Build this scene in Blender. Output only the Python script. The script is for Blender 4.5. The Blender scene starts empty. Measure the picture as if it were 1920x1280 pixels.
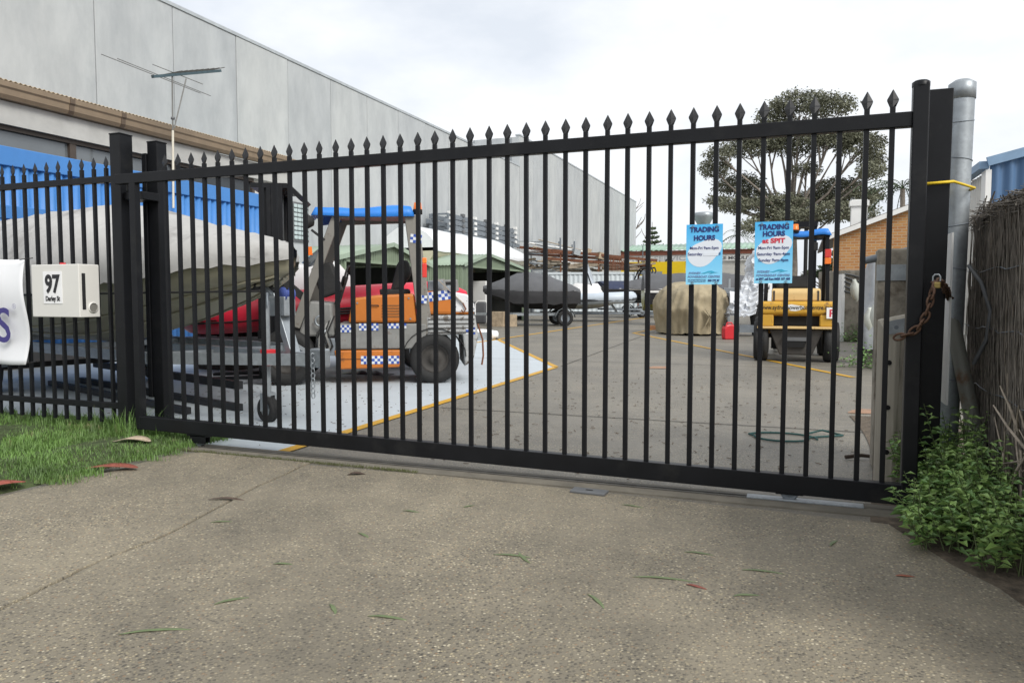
import bpy, math, random
from mathutils import Vector, Matrix, noise as mnoise
R = math.radians
random.seed(7)
S = bpy.context.scene
COL = S.collection

# ---------------------------------------------------------------- camera, sky, sun, exposure
F_PX, CAM_H = 1400.0, 1.10
YAW, PITCH = math.atan(540 / 1400), math.atan(84 / 1400)
cam_d = bpy.data.cameras.new('camera'); cam = bpy.data.objects.new('camera', cam_d); COL.objects.link(cam)
cam_d.sensor_width = 36.0; cam_d.lens = 36.0 * F_PX / 1920.0
cam_d.clip_start = 0.05; cam_d.clip_end = 2000
cam.location = (0, 0, CAM_H); cam.rotation_euler = (math.pi / 2 - PITCH, 0, YAW)
S.camera = cam

W = bpy.data.worlds.new('World'); S.world = W; W.use_nodes = True
wn = W.node_tree.nodes; wl = W.node_tree.links; wn.clear()
wo = wn.new('ShaderNodeOutputWorld'); bg = wn.new('ShaderNodeBackground')
sky = wn.new('ShaderNodeTexSky'); sky.sky_type = 'NISHITA'; sky.sun_disc = False
sky.sun_elevation = R(40); sky.sun_rotation = R(122); sky.dust_density = 3.0
SKY_STRENGTH = 0.10
tcw = wn.new('ShaderNodeTexCoord'); mpw = wn.new('ShaderNodeMapping'); mpw.inputs['Scale'].default_value = (1, 1, 2.4)
nz = wn.new('ShaderNodeTexNoise'); nz.inputs['Scale'].default_value = 2.2; nz.inputs['Detail'].default_value = 7; nz.inputs['Roughness'].default_value = 0.55
rp = wn.new('ShaderNodeValToRGB'); rp.color_ramp.elements[0].position = 0.36; rp.color_ramp.elements[0].color = (4.5, 4.75, 5.1, 1)
rp.color_ramp.elements[1].position = 0.60; rp.color_ramp.elements[1].color = (6.2, 6.25, 6.3, 1)
mixw = wn.new('ShaderNodeMix'); mixw.data_type = 'RGBA'; mixw.inputs[0].default_value = 0.90   # thick cloud over the sky
wl.new(tcw.outputs['Generated'], mpw.inputs['Vector']); wl.new(mpw.outputs[0], nz.inputs['Vector']); wl.new(nz.outputs['Fac'], rp.inputs[0])
wl.new(sky.outputs[0], mixw.inputs[6]); wl.new(rp.outputs[0], mixw.inputs[7]); wl.new(mixw.outputs[2], bg.inputs[0])
bg.inputs[1].default_value = SKY_STRENGTH; wl.new(bg.outputs[0], wo.inputs[0])

sd = bpy.data.lights.new('sun', 'SUN'); sd.energy = 1.5; sd.angle = R(24); sd.color = (1, .97, .92)
so = bpy.data.objects.new('sun', sd); COL.objects.link(so); so.location = (0, -5, 20)
so.rotation_euler = (R(50), 0, R(58))
S.view_settings.view_transform = 'Standard'; S.view_settings.look = 'None'
S.view_settings.gamma = 1.0; S.view_settings.exposure = 0.92

# ---------------------------------------------------------------- places measured in the photograph
cy_, sy_, cp_, sp_ = math.cos(YAW), math.sin(YAW), math.cos(PITCH), math.sin(PITCH)
VR = Vector((cy_, sy_, 0)); VF = Vector((-sy_ * cp_, cy_ * cp_, -sp_)); VU = Vector((-sy_ * sp_, cy_ * sp_, cp_))
def ray(px, py): return VF + VR * ((px - 960) / F_PX) + VU * ((640 - py) / F_PX)
def G(px, py, z=0.0):
    d = ray(px, py); t = (z - CAM_H) / d.z; return Vector((d.x * t, d.y * t, z))
def atY(px, py, Y):
    d = ray(px, py); t = Y / d.y; return Vector((d.x * t, Y, CAM_H + d.z * t))
def atX(px, py, X):
    d = ray(px, py); t = X / d.x; return Vector((X, d.y * t, CAM_H + d.z * t))
def atD(px, py, D):                      # a point at depth D along the view axis
    d = ray(px, py); k = D / d.dot(Vector((-sy_, cy_, 0))); return Vector((d.x * k, d.y * k, CAM_H + d.z * k))

# ---------------------------------------------------------------- materials
def lin(c):
    return tuple((x / 255 / 12.92) if x / 255 <= .04045 else ((x / 255 + .055) / 1.055) ** 2.4 for x in c)
MATS = {}
def pm(name, col, rough=.6, metal=0, var=.12, scale=3, bump=0, bscale=60, spots=None, spot_scale=6, spot_amt=.5, spot_w=.12, trans=0, alpha=1, stretch=None, coat=0, spec=.5):
    if name in MATS: return MATS[name]
    m = bpy.data.materials.new(name); m.use_nodes = True; nt = m.node_tree; n = nt.nodes; l = nt.links
    b = n['Principled BSDF']; b.inputs['Roughness'].default_value = rough; b.inputs['Metallic'].default_value = metal
    b.inputs['Transmission Weight'].default_value = trans; b.inputs['Alpha'].default_value = alpha; b.inputs['Coat Weight'].default_value = coat; b.inputs['Specular IOR Level'].default_value = spec
    tc = n.new('ShaderNodeTexCoord'); vec = tc.outputs['Object']
    if stretch:
        mp = n.new('ShaderNodeMapping'); mp.inputs['Scale'].default_value = stretch; l.new(vec, mp.inputs[0]); vec = mp.outputs[0]
    t = n.new('ShaderNodeTexNoise'); t.inputs['Scale'].default_value = scale; t.inputs['Detail'].default_value = 6; t.inputs['Roughness'].default_value = .6
    l.new(vec, t.inputs['Vector'])
    r = n.new('ShaderNodeValToRGB'); e = r.color_ramp.elements
    e[0].position = .3; e[1].position = .7
    e[0].color = tuple(max(0, c * (1 - var)) for c in col) + (1,); e[1].color = tuple(min(1, c * (1 + var)) for c in col) + (1,)
    l.new(t.outputs['Fac'], r.inputs[0]); out = r.outputs[0]
    if spots:
        t2 = n.new('ShaderNodeTexNoise'); t2.inputs['Scale'].default_value = spot_scale; t2.inputs['Detail'].default_value = 8; t2.inputs['Roughness'].default_value = .65
        l.new(vec, t2.inputs['Vector'])
        r2 = n.new('ShaderNodeValToRGB'); r2.color_ramp.elements[0].position = spot_amt; r2.color_ramp.elements[1].position = min(1, spot_amt + spot_w)
        l.new(t2.outputs['Fac'], r2.inputs[0])
        mx = n.new('ShaderNodeMix'); mx.data_type = 'RGBA'; mx.inputs[7].default_value = tuple(spots) + (1,)
        l.new(r2.outputs[0], mx.inputs[0]); l.new(out, mx.inputs[6]); out = mx.outputs[2]
    l.new(out, b.inputs['Base Color'])
    if bump:
        t3 = n.new('ShaderNodeTexNoise'); t3.inputs['Scale'].default_value = bscale; t3.inputs['Detail'].default_value = 4
        l.new(vec, t3.inputs['Vector'])
        bp = n.new('ShaderNodeBump'); bp.inputs['Strength'].default_value = bump; bp.inputs['Distance'].default_value = .02
        l.new(t3.outputs['Fac'], bp.inputs['Height']); l.new(bp.outputs[0], b.inputs['Normal'])
    MATS[name] = m; return m

def aggregate(name, stones, matrix, scale, cover, stain, stain2, gloss=.75):
    """concrete with pebbles of several colours showing in the cement"""
    m = bpy.data.materials.new(name); m.use_nodes = True; nt = m.node_tree; n = nt.nodes; l = nt.links
    b = n['Principled BSDF']; b.inputs['Roughness'].default_value = gloss
    tc = n.new('ShaderNodeTexCoord'); vec = tc.outputs['Object']
    v = n.new('ShaderNodeTexVoronoi'); v.inputs['Scale'].default_value = scale; l.new(vec, v.inputs['Vector'])
    sx = n.new('ShaderNodeSeparateColor'); l.new(v.outputs['Color'], sx.inputs[0])
    r = n.new('ShaderNodeValToRGB'); r.color_ramp.interpolation = 'CONSTANT'
    while len(r.color_ramp.elements) < len(stones): r.color_ramp.elements.new(.5)
    pos = 0
    for e, (c, w) in zip(r.color_ramp.elements, stones):
        e.position = pos; e.color = tuple(c) + (1,); pos += w
    l.new(sx.outputs[0], r.inputs[0])
    # where the cement covers the stones
    big = n.new('ShaderNodeTexNoise'); big.inputs['Scale'].default_value = 1.3; big.inputs['Detail'].default_value = 8; big.inputs['Roughness'].default_value = .62; l.new(vec, big.inputs['Vector'])
    edge = n.new('ShaderNodeMapRange'); edge.inputs[1].default_value = .30; edge.inputs[2].default_value = .52; edge.inputs[3].default_value = 1; edge.inputs[4].default_value = 0
    l.new(v.outputs['Distance'], edge.inputs[0])
    cov = n.new('ShaderNodeMapRange'); cov.inputs[1].default_value = .36; cov.inputs[2].default_value = .62; cov.inputs[3].default_value = cover; cov.inputs[4].default_value = 1
    l.new(big.outputs['Fac'], cov.inputs[0])
    mul = n.new('ShaderNodeMath'); mul.operation = 'MULTIPLY'; l.new(edge.outputs[0], mul.inputs[0]); l.new(cov.outputs[0], mul.inputs[1])
    mx = n.new('ShaderNodeMix'); mx.data_type = 'RGBA'; mx.inputs[6].default_value = tuple(matrix) + (1,)
    l.new(mul.outputs[0], mx.inputs[0]); l.new(r.outputs[0], mx.inputs[7])
    # broad stains
    st = n.new('ShaderNodeTexNoise'); st.inputs['Scale'].default_value = .75; st.inputs['Detail'].default_value = 9; st.inputs['Roughness'].default_value = .68; l.new(vec, st.inputs['Vector'])
    sr = n.new('ShaderNodeValToRGB'); sr.color_ramp.elements[0].position = .36; sr.color_ramp.elements[0].color = tuple(stain) + (1,)
    sr.color_ramp.elements[1].position = .64; sr.color_ramp.elements[1].color = tuple(stain2) + (1,)
    st2 = n.new('ShaderNodeTexNoise'); st2.inputs['Scale'].default_value = 3.1; st2.inputs['Detail'].default_value = 7; st2.inputs['Roughness'].default_value = .7; l.new(vec, st2.inputs['Vector'])
    sm = n.new('ShaderNodeMix'); sm.data_type = 'FLOAT'; sm.inputs[0].default_value = .35; l.new(st.outputs['Fac'], sm.inputs[2]); l.new(st2.outputs['Fac'], sm.inputs[3]); l.new(sm.outputs[0], sr.inputs[0])
    m2 = n.new('ShaderNodeMix'); m2.data_type = 'RGBA'; m2.blend_type = 'MULTIPLY'; m2.inputs[0].default_value = 1
    l.new(mx.outputs[2], m2.inputs[6]); l.new(sr.outputs[0], m2.inputs[7]); l.new(m2.outputs[2], b.inputs['Base Color'])
    bp = n.new('ShaderNodeBump'); bp.inputs['Strength'].default_value = .8; bp.inputs['Distance'].default_value = .004
    l.new(mul.outputs[0], bp.inputs['Height']); l.new(bp.outputs[0], b.inputs['Normal'])
    MATS[name] = m; return m

STONES = [((.19, .17, .14), .20), ((.29, .26, .20), .20), ((.125, .117, .105), .18), ((.37, .325, .245), .15), ((.07, .066, .062), .13), ((.50, .46, .38), .08), ((.26, .185, .125), .06)]
M_drive = aggregate('exposed_aggregate', [(tuple(c * k for c, k in zip(q, (1.16, 1.13, 1.03))), w) for q, w in STONES], (.226, .200, .153), 84, .42, (.60, .60, .59), (1.16, 1.14, 1.08))
M_yard = aggregate('yard_concrete', [(tuple(c * k for c, k in zip(q, (.96, .97, .95))), w) for q, w in STONES], (.195, .182, .155), 85, .25, (.68, .68, .68), (1.1, 1.08, 1.04), .6)
M_paint = pm('worn_pale_paint', lin((184, 192, 197)), .55, var=.06, scale=2, spots=(.17, .16, .14), spot_scale=9, spot_amt=.66, spot_w=.06)
M_yel = pm('yellow_line_paint', lin((196, 150, 38)), .6, var=.14, scale=9, spots=(.2, .17, .12), spot_scale=22, spot_amt=.60)
M_black = pm('black_powder_coat', (.0060, .0065, .008), .42, var=.3, scale=5, bump=.03, bscale=200, spec=.25, spots=(.022, .022, .021), spot_scale=4, spot_amt=.56, spot_w=.25)
M_blackm = pm('black_rubber', (.012, .012, .012), .75, var=.25, scale=12, bump=.15, bscale=40)
M_galv = pm('galvanised_steel', (.33, .36, .38), .45, .55, var=.16, scale=14, spots=(.29, .315, .335), spot_scale=30, spot_amt=.5)
M_galvd = pm('dull_galvanised', (.20, .225, .25), .55, .35, var=.18, scale=10)
M_conc = pm('tilt_concrete', lin((180, 184, 186)), .85, var=.08, scale=.5, bump=.05, bscale=8, spots=lin((150, 156, 160)), spot_scale=.45, spot_amt=.50, spot_w=.25, stretch=(1, 1, .35))
def weather(m):
    n = m.node_tree.nodes; l = m.node_tree.links; b = n['Principled BSDF']; src = b.inputs['Base Color'].links[0].from_socket
    oi = n.new('ShaderNodeObjectInfo'); r = n.new('ShaderNodeValToRGB'); e = r.color_ramp.elements; e[0].color = (.93, .935, .945, 1); e[1].color = (1.04, 1.035, 1.02, 1); l.new(oi.outputs['Random'], r.inputs[0])
    tc = n.new('ShaderNodeTexCoord'); mp = n.new('ShaderNodeMapping'); mp.inputs['Scale'].default_value = (.5, .55, .22); t = n.new('ShaderNodeTexNoise'); t.inputs['Scale'].default_value = 1.6; t.inputs['Detail'].default_value = 8; t.inputs['Roughness'].default_value = .7
    va = n.new('ShaderNodeVectorMath'); va.operation = 'MULTIPLY_ADD'; cx = n.new('ShaderNodeCombineXYZ'); mu = n.new('ShaderNodeMath'); mu.operation = 'MULTIPLY'; mu.inputs[1].default_value = 37; l.new(oi.outputs['Random'], mu.inputs[0]); l.new(mu.outputs[0], cx.inputs[1])
    l.new(tc.outputs['Object'], mp.inputs[0]); ad = n.new('ShaderNodeVectorMath'); ad.operation = 'ADD'; l.new(mp.outputs[0], ad.inputs[0]); l.new(cx.outputs[0], ad.inputs[1]); l.new(ad.outputs[0], t.inputs['Vector']); n.remove(va)
    r2 = n.new('ShaderNodeValToRGB'); e = r2.color_ramp.elements; e[0].position = .35; e[0].color = (.84, .845, .85, 1); e[1].position = .62; e[1].color = (1.05, 1.045, 1.03, 1); l.new(t.outputs['Fac'], r2.inputs[0])
    m1 = n.new('ShaderNodeMix'); m1.data_type = 'RGBA'; m1.blend_type = 'MULTIPLY'; m1.inputs[0].default_value = 1; l.new(src, m1.inputs[6]); l.new(r.outputs[0], m1.inputs[7])
    m2 = n.new('ShaderNodeMix'); m2.data_type = 'RGBA'; m2.blend_type = 'MULTIPLY'; m2.inputs[0].default_value = 1; l.new(m1.outputs[2], m2.inputs[6]); l.new(r2.outputs[0], m2.inputs[7]); l.new(m2.outputs[2], b.inputs['Base Color'])
weather(M_conc)
M_white = pm('white_paint', (.74, .74, .72), .5, var=.05)
M_offw = pm('off_white_render', (.58, .57, .53), .8, var=.06)
M_gel = pm('white_gelcoat', (.78, .78, .77), .25, var=.04)
M_rust = pm('rusty_steel', (.16, .065, .035), .85, var=.4, scale=9, bump=.2)
M_glassd = pm('dark_window_glass', (.035, .042, .048), .12, var=.1)
M_grey = pm('grey_plastic', (.12, .125, .13), .5)
M_red = pm('red_plastic', (.62, .03, .04), .4, var=.08)
M_orange = pm('orange_lens', (.85, .19, .02), .3, var=.05)
M_tarpblue = pm('blue_tarpaulin', lin((38, 120, 205)), .45, var=.1, scale=5, bump=.25, bscale=9)
M_wood = pm('weathered_timber', (.30, .25, .19), .85, var=.25, scale=5, stretch=(6, 6, .6), bump=.1)

# ---------------------------------------------------------------- mesh helpers
class MB:
    def __init__(s): s.v = []; s.f = []; s.sm = []
    def add(s, vs, fs, smooth=False):
        o = len(s.v); s.v += [tuple(v) for v in vs]; s.f += [tuple(i + o for i in f) for f in fs]; s.sm += [smooth] * len(fs); return s
    def box(s, x0, x1, y0, y1, z0, z1, M=None):
        vs = [Vector((x, y, z)) for z in (z0, z1) for y in (y0, y1) for x in (x0, x1)]
        if M: vs = [M @ v for v in vs]
        return s.add(vs, [(0, 2, 3, 1), (4, 5, 7, 6), (0, 1, 5, 4), (2, 6, 7, 3), (0, 4, 6, 2), (1, 3, 7, 5)])
    def bar(s, a, b, w, h=None, up=(0, 0, 1)):
        a = Vector(a); b = Vector(b); h = h or w; d = (b - a).normalized(); u = Vector(up)
        if abs(d.dot(u)) > .98: u = Vector((0, 1, 0))
        r = d.cross(u).normalized(); u = r.cross(d)
        vs = [p + r * (i * w / 2) + u * (j * h / 2) for p in (a, b) for j in (-1, 1) for i in (-1, 1)]
        return s.add(vs, [(0, 2, 3, 1), (4, 5, 7, 6), (0, 1, 5, 4), (2, 6, 7, 3), (0, 4, 6, 2), (1, 3, 7, 5)])
    def tube(s, pts, r, n=8, caps=True, closed=False):
        pts = [Vector(p) for p in pts]; k = len(pts); rs = r if isinstance(r, (list, tuple)) else [r] * k
        rings = []; prev = None
        for i, p in enumerate(pts):
            d = ((pts[(i + 1) % k] - pts[i - 1]) if closed else (pts[min(i + 1, k - 1)] - pts[max(i - 1, 0)])).normalized()
            u = prev if prev is not None else (Vector((0, 0, 1)) if abs(d.z) < .9 else Vector((1, 0, 0)))
            a = (u - d * u.dot(d)).normalized(); b = d.cross(a); prev = a
            rings += [p + (a * math.cos(t) + b * math.sin(t)) * rs[i] for t in (2 * math.pi * j / n for j in range(n))]
        fs = []
        for i in range(k if closed else k - 1):
            i2 = (i + 1) % k
            fs += [(i * n + j, i * n + (j + 1) % n, i2 * n + (j + 1) % n, i2 * n + j) for j in range(n)]
        s.add(rings, fs, True)
        if caps and not closed:
            s.add(rings[:n], [tuple(range(n - 1, -1, -1))]); s.add(rings[-n:], [tuple(range(n))])
        return s
    def lathe(s, prof, n=20, M=None):
        M = M or Matrix(); vs = []; k = len(prof)
        for j in range(n):
            t = 2 * math.pi * j / n
            vs += [M @ Vector((r * math.cos(t), r * math.sin(t), z)) for r, z in prof]
        return s.add(vs, [(j * k + i, ((j + 1) % n) * k + i, ((j + 1) % n) * k + i + 1, j * k + i + 1) for j in range(n) for i in range(k - 1)], True)
    def prism(s, poly, t0, t1, M):
        """poly in local xy, pushed along local z from t0 to t1"""
        n = len(poly)
        vs = [M @ Vector((x, y, t)) for t in (t0, t1) for x, y in poly]
        return s.add(vs, [tuple(range(n - 1, -1, -1)), tuple(range(n, 2 * n))] + [(i, (i + 1) % n, n + (i + 1) % n, n + i) for i in range(n)])
    def grid(s, fn, nu, nv, smooth=True):
        vs = [fn(i / nu, j / nv) for i in range(nu + 1) for j in range(nv + 1)]; w = nv + 1
        return s.add(vs, [(i * w + j, (i + 1) * w + j, (i + 1) * w + j + 1, i * w + j + 1) for i in range(nu) for j in range(nv)], smooth)
    def build(s, name, mat, parent=None, bevel=0, solid=0):
        me = bpy.data.meshes.new(name); me.from_pydata(s.v, [], s.f); me.update()
        me.polygons.foreach_set('use_smooth', s.sm)
        me.materials.append(mat); o = bpy.data.objects.new(name, me); COL.objects.link(o)
        if parent: o.parent = parent
        if solid:
            q = o.modifiers.new('thickness', 'SOLIDIFY'); q.thickness = solid; q.offset = 0
        if bevel:
            q = o.modifiers.new('edge', 'BEVEL'); q.width = bevel; q.segments = 2; q.limit_method = 'ANGLE'
        return o
def XZ(y=0, x=0, z=0): return Matrix.Translation((x, y, z)) @ Matrix.Rotation(math.pi / 2, 4, 'X')     # xy drawing stands up in xz; its +z points to -Y
def YZ(x=0, y=0, z=0): return Matrix.Translation((x, y, z)) @ Matrix.Rotation(math.pi / 2, 4, 'Z') @ Matrix.Rotation(math.pi / 2, 4, 'X')  # drawing x -> +Y, thickness -> +X
def tag(o, label, cat, group=None, kind=None):
    if label: o['label'] = label
    if cat: o['category'] = cat
    if group: o['group'] = group
    if kind: o['kind'] = kind
    return o
def thing(name, label, cat, loc=(0, 0, 0), rz=0, group=None):
    o = bpy.data.objects.new(name, None); COL.objects.link(o); o.location = loc; o.rotation_euler = (0, 0, rz); o.empty_display_size = .1
    return tag(o, label, cat, group)
def struct(o): o['kind'] = 'structure'; return o
def copyof(src, parent):
    c = src.copy(); COL.objects.link(c); c.parent = parent; return c
def text(name, body, size, mat, parent, loc, rz=0, bold=0, width=None, spacing=1.0, align='CENTER'):
    """lettering as a thin mesh standing upright, read from -Y (before rz)"""
    cu = bpy.data.curves.new(name, 'FONT'); cu.body = body; cu.size = size; cu.align_x = align; cu.offset = bold; cu.extrude = .0008; cu.space_character = spacing; cu.resolution_u = 4
    t = bpy.data.objects.new(name, cu); COL.objects.link(t); bpy.context.view_layer.update()
    me = bpy.data.meshes.new_from_object(t.evaluated_get(bpy.context.evaluated_depsgraph_get())); bpy.data.objects.remove(t)
    me.materials.clear(); me.materials.append(mat)
    o = bpy.data.objects.new(name, me); COL.objects.link(o); o.parent = parent; o.location = loc; o.rotation_euler = (math.pi / 2, 0, rz)
    if width:
        xs = [v.co.x for v in me.vertices]; o.scale.x = width / max(1e-6, max(xs) - min(xs))
    return o
def wheel(parent, loc, r, w, axis='Y', hub=M_galvd, name='wheel'):
    """tyre with tread shoulders, rim a sub-part"""
    M = Matrix.Translation(loc) @ (Matrix.Rotation(math.pi / 2, 4, 'X') if axis == 'Y' else Matrix.Rotation(math.pi / 2, 4, 'Y'))
    b = MB(); h = w / 2
    b.lathe([(r * .58, -h * .8), (r * .72, -h), (r * .92, -h * .95), (r, -h * .65), (r, -.1 * h), (r * .97, -.08 * h), (r * .97, .08 * h), (r, .1 * h), (r, h * .65), (r * .92, h * .95), (r * .72, h), (r * .58, h * .8), (r * .58, -h * .8)], 28, M)
    t = b.build(name, M_blackm, parent)
    c = MB(); c.lathe([(0, -h * .45), (r * .2, -h * .5), (r * .24, -h * .3), (r * .5, -h * .3), (r * .59, -h * .75), (r * .59, h * .75), (r * .5, h * .3), (r * .24, h * .3), (r * .2, h * .5), (0, h * .45)], 20, M)
    c.build('rim', hub, t); return t

# ================================================================ GROUND
g = MB(); g.add([(-400, -30, 0), (400, -30, 0), (400, 900, 0), (-400, 900, 0)], [(0, 1, 2, 3)])
struct(g.build('ground', M_yard))

def slab(name, poly, z0, z1, mat):
    b = MB(); b.prism(poly, z0, z1, Matrix()); return struct(b.build(name, mat, bevel=.008))
# driveway of two slabs with an open joint between them
jx = [(-2.45, -3.0), (-2.59, 1.73), (-2.685, 2.23), (-2.70, 2.61), (-2.88, 3.34), (-2.98, 3.98)]
jag = []
for (xa, ya_), (xb, yb_) in zip(jx[:-1], jx[1:]):
    n_ = max(2, int((yb_ - ya_) / .09)); jag += [(xa + (xb - xa) * k / n_ + random.uniform(-.007, .007), ya_ + (yb_ - ya_) * k / n_) for k in range(n_)]
jag.append(jx[-1])
main = [(x + .012 + .01 * abs(math.sin(y * 7)), y) for x, y in jag] + [(-2.0, 4.03), (-1.24, 4.01), (-.2, 3.97), (.42, 3.93), (.50, 3.70), (.60, 3.42), (.72, 3.20), (.80, 2.9), (.92, 2.2), (1.0, -3.0)]
slab('driveway', main[::-1], -.05, .016, M_drive)
left = [(x - .008, y) for x, y in jag][::-1] + [(-4.6, -3.0), (-4.35, 1.6), (-4.08, 2.6), (-4.0, 3.4), (-4.04, 3.9), (-3.9, 4.06), (-2.99, 4.06)]
slab('driveway', left, -.05, .012, M_drive)
# soil margin at the brush fence, with litter
M_soil = pm('soil', (.10, .078, .055), .95, var=.5, scale=18, bump=.8, bscale=30)
struct(MB().grid(lambda u, v: (.40 + v * 1.9 + .1 * math.sin(u * 9), -2 + u * 9.5, .006 + .06 * v * (1 + math.sin(u * 31 + v * 9)) / 2), 60, 12).build('soil', M_soil))
# concrete sill under the gate with a galvanised track set in it
struct(MB().box(-4.2, .56, 4.075, 4.30, -.05, .010).build('gate_sill', pm('sill_concrete', (.16, .145, .115), .85, var=.25, scale=6, bump=.2)))
# painted bay
MB_p = MB(); MB_p.add([(-3.42, 4.31, .004), (-3.57, 11.1, .004), (-7.31, 17.8, .004), (-11, 17.8, .004), (-11, 4.31, .004)], [(0, 1, 2, 3, 4)])
struct(MB_p.build('painted_floor', M_paint))
def stripe(pts, w):
    b = MB()
    for a, c in zip(pts[:-1], pts[1:]):
        a = Vector((*a, .008)); c = Vector((*c, .008)); d = (c - a).normalized(); n_ = Vector((-d.y, d.x, 0)) * w / 2
        b.add([a - n_, c - n_, c + n_, a + n_], [(0, 1, 2, 3)])
    return struct(b.build('painted_line', M_yel))
stripe([(-3.40, 4.31), (-3.53, 11.03)], .10); stripe([(-3.55, 11.1), (-7.31, 17.85)], .10)
stripe([(-3.46, 4.12), (-4.1, 4.33)], .0)if 0 else None
stripe([(-4.61, 22.16), (.69, 11.1)], .10); stripe([(-4.66, 22.2), (-4.45, 32)], .12); stripe([(-7.2, 15.6), (-7.62, 39)], .13)
M_joint = pm('dark_joint_filler', (.03, .028, .025), .9)  # dark filler, the joints' own colour
for a, c in (((-9, 12.25), (2.4, 12.25)), ((-3.5, 11.2), (-4.3, 24)), ((-9, 18.6), (2.2, 18.6)), ((-3.3, 6.6), (.5, 6.62))):
    b = MB(); a = Vector((*a, .0045)); c = Vector((*c, .0045)); d = (c - a).normalized(); n_ = Vector((-d.y, d.x, 0)) * .009
    b.add([a - n_, c - n_, c + n_, a + n_], [(0, 1, 2, 3)]); struct(b.build('expansion_joint', M_joint))

# ================================================================ TILT-UP HALLS (left)
def hall(label, Y0, Y1, n, H, X=-17.0, deep=22):
    t = thing('concrete_hall', label, 'building', (X, Y0, 0))
    w = (Y1 - Y0) / n
    b = MB(); b.box(-deep, -.20, 0.02, Y1 - Y0 - .02, 0, H - .12); b.build('wall_core', M_conc, t)
    p0 = None
    for i in range(n):
        if p0 is None:
            b = MB(); b.box(-.20, 0, .012, w - .012, 0, H - .06); p0 = b.build('panel', M_conc, t, bevel=.012)
        else:
            c = copyof(p0, t); c.location = (random.uniform(-.006, .006), i * w, 0)
    b = MB(); b.box(-.30, .03, -.02, Y1 - Y0 + .02, H - .06, H + .04); b.build('coping', pm('coping_flashing', (.38, .41, .43), .5), t)
    return t
hall('long pale concrete panel hall behind the low gutter roof, the lower of two', 8.99 - 2.521 * 4, 45.4, 18, 9.47)
h2 = hall('taller pale concrete panel hall at the far end of the yard', 45.45, 81.9, 14, 11.45)
b = MB()
for i in range(5): b.box(-.6 - i * 2.6, -.57 - i * 2.6, -.03, -.003, 6, 11.3)
b.build('end_joint', M_galvd, h2)

# ================================================================ LOW BUILDING with gutter, windows, blue sheeting
LX = -11.8; ly0, ly1 = 3.0, atX(537, 300, LX).y; gz = 4.43
lb = thing('low_workshop', 'low workshop with brown gutter, dark windows and off-white fascia', 'building', (LX, 0, 0))
b = MB(); b.box(-5.0, -.12, ly0, ly1, 0, gz - .42); b.build('wall', M_offw, lb)
b = MB(); b.box(-.12, .06, ly0, ly1 + .05, gz - .62, gz - .26); b.build('fascia', pm('gutter_shaded_fascia', (.42, .42, .40), .7), lb)  # white fascia greyed: the gutter's shade is put into its colour
M_gut = pm('brown_gutter_metal', lin((128, 112, 92)), .55, var=.10, scale=4)
b = MB(); prof = [(0.0, -.25), (.10, -.25), (.14, -.19), (.145, -.10), (.17, -.07), (.17, 0), (.15, .01), (.0, .01)]
b.prism([(x, z) for x, z in prof], -ly1 - .1, -ly0, Matrix.Translation((.06, 0, gz)) @ Matrix.Rotation(math.pi / 2, 4, 'X')); gut = b.build('gutter', M_gut, lb)
for px in (115, 212): 
    yy = atX(px, 240, LX).y; b = MB(); b.prism([(x * 1.04 + .004, z * 1.02) for x, z in prof], -yy - .09, -yy, Matrix.Translation((.06, 0, gz)) @ Matrix.Rotation(math.pi / 2, 4, 'X')); b.build('gutter_joint', pm('gutter_joint_metal', lin((92, 78, 64)), .6), gut)
def corr(fn, L, Hh, pitch, amp, nrow=1, per=6):
    n = int(L / pitch * per); return MB().grid(lambda u, v: fn(u * L, v * Hh, amp * math.cos(2 * math.pi * u * L / pitch)), n, nrow)
corr(lambda a, c, w: (.10 - c, ly0 + a, gz + .06 + c * .12 + w), ly1 - ly0, 5.1, .08, .012).build('roof', pm('brown_roof_sheet', lin((168, 152, 128)), .6), lb, solid=.006)
M_glassr = pm('painted_reflection_glass', (.13, .145, .155), .06, var=.25, scale=.6, spec=.9)  # pale base colour carries part of the sky's reflection
for a_, c_, m_ in ((-400, -60, M_glassr), (-60, 140, M_glassr), (140, 330, M_glassr), (330, 477, M_glassd)):
    b = MB(); b.box(-.115, -.09, max(ly0, atX(a_, 300, LX).y), atX(c_, 300, LX).y, 2.2, gz - .62); b.build('window', m_, lb)
M_mull = pm('brown_window_frame', lin((72, 62, 54)), .5)
for px in (-60, 140, 330): 
    y_ = atX(px, 300, LX).y
    MB().box(-.09, -.03, y_ - .06, y_ + .06, 2.2, gz - .62).build('mullion', M_mull, lb)
MB().box(-.09, -.02, ly0, atX(477, 330, LX).y, gz - .69, gz - .62).build('window_head', M_mull, lb)
y_ = atX(477, 330, LX).y; MB().box(-.09, -.02, y_ - .05, y_ + .03, 2.2, gz - .69).build('window_frame', M_mull, lb)
# annex with glass blocks
ya, yb = ly1 + .05, atX(583, 400, LX).y
an = thing('glass_block_annex', 'off-white wall with a glass block window behind the forklift mast', 'wall', (LX, 0, 0))
MB().box(-2.5, -.1, ya, yb, 0, atX(583, 365, LX).z).build('wall', M_conc, an)
g0 = None; za = atX(566, 450, LX).z; zb = atX(566, 383, LX).z; yg0 = atX(553, 400, LX).y; yg1 = atX(580, 400, LX).y
MB().box(-.1, -.05, yg0 - .04, yg1 + .04, za - .04, zb + .04).build('frame', M_grey, an)
M_gb = pm('glass_block', (.42, .50, .50), .12, var=.25, scale=30)
for i in range(4):
    for j in range(8):
        w_, h_ = (yg1 - yg0) / 4, (zb - za) / 8
        if g0 is None: g0 = MB().box(-.05, -.02, .01, w_ - .01, .01, h_ - .01).build('glass_block', M_gb, an, bevel=.02); g0.location = (0, yg0, za)
        else: c = copyof(g0, an); c.location = (0, yg0 + i * w_, za + j * h_)
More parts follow.
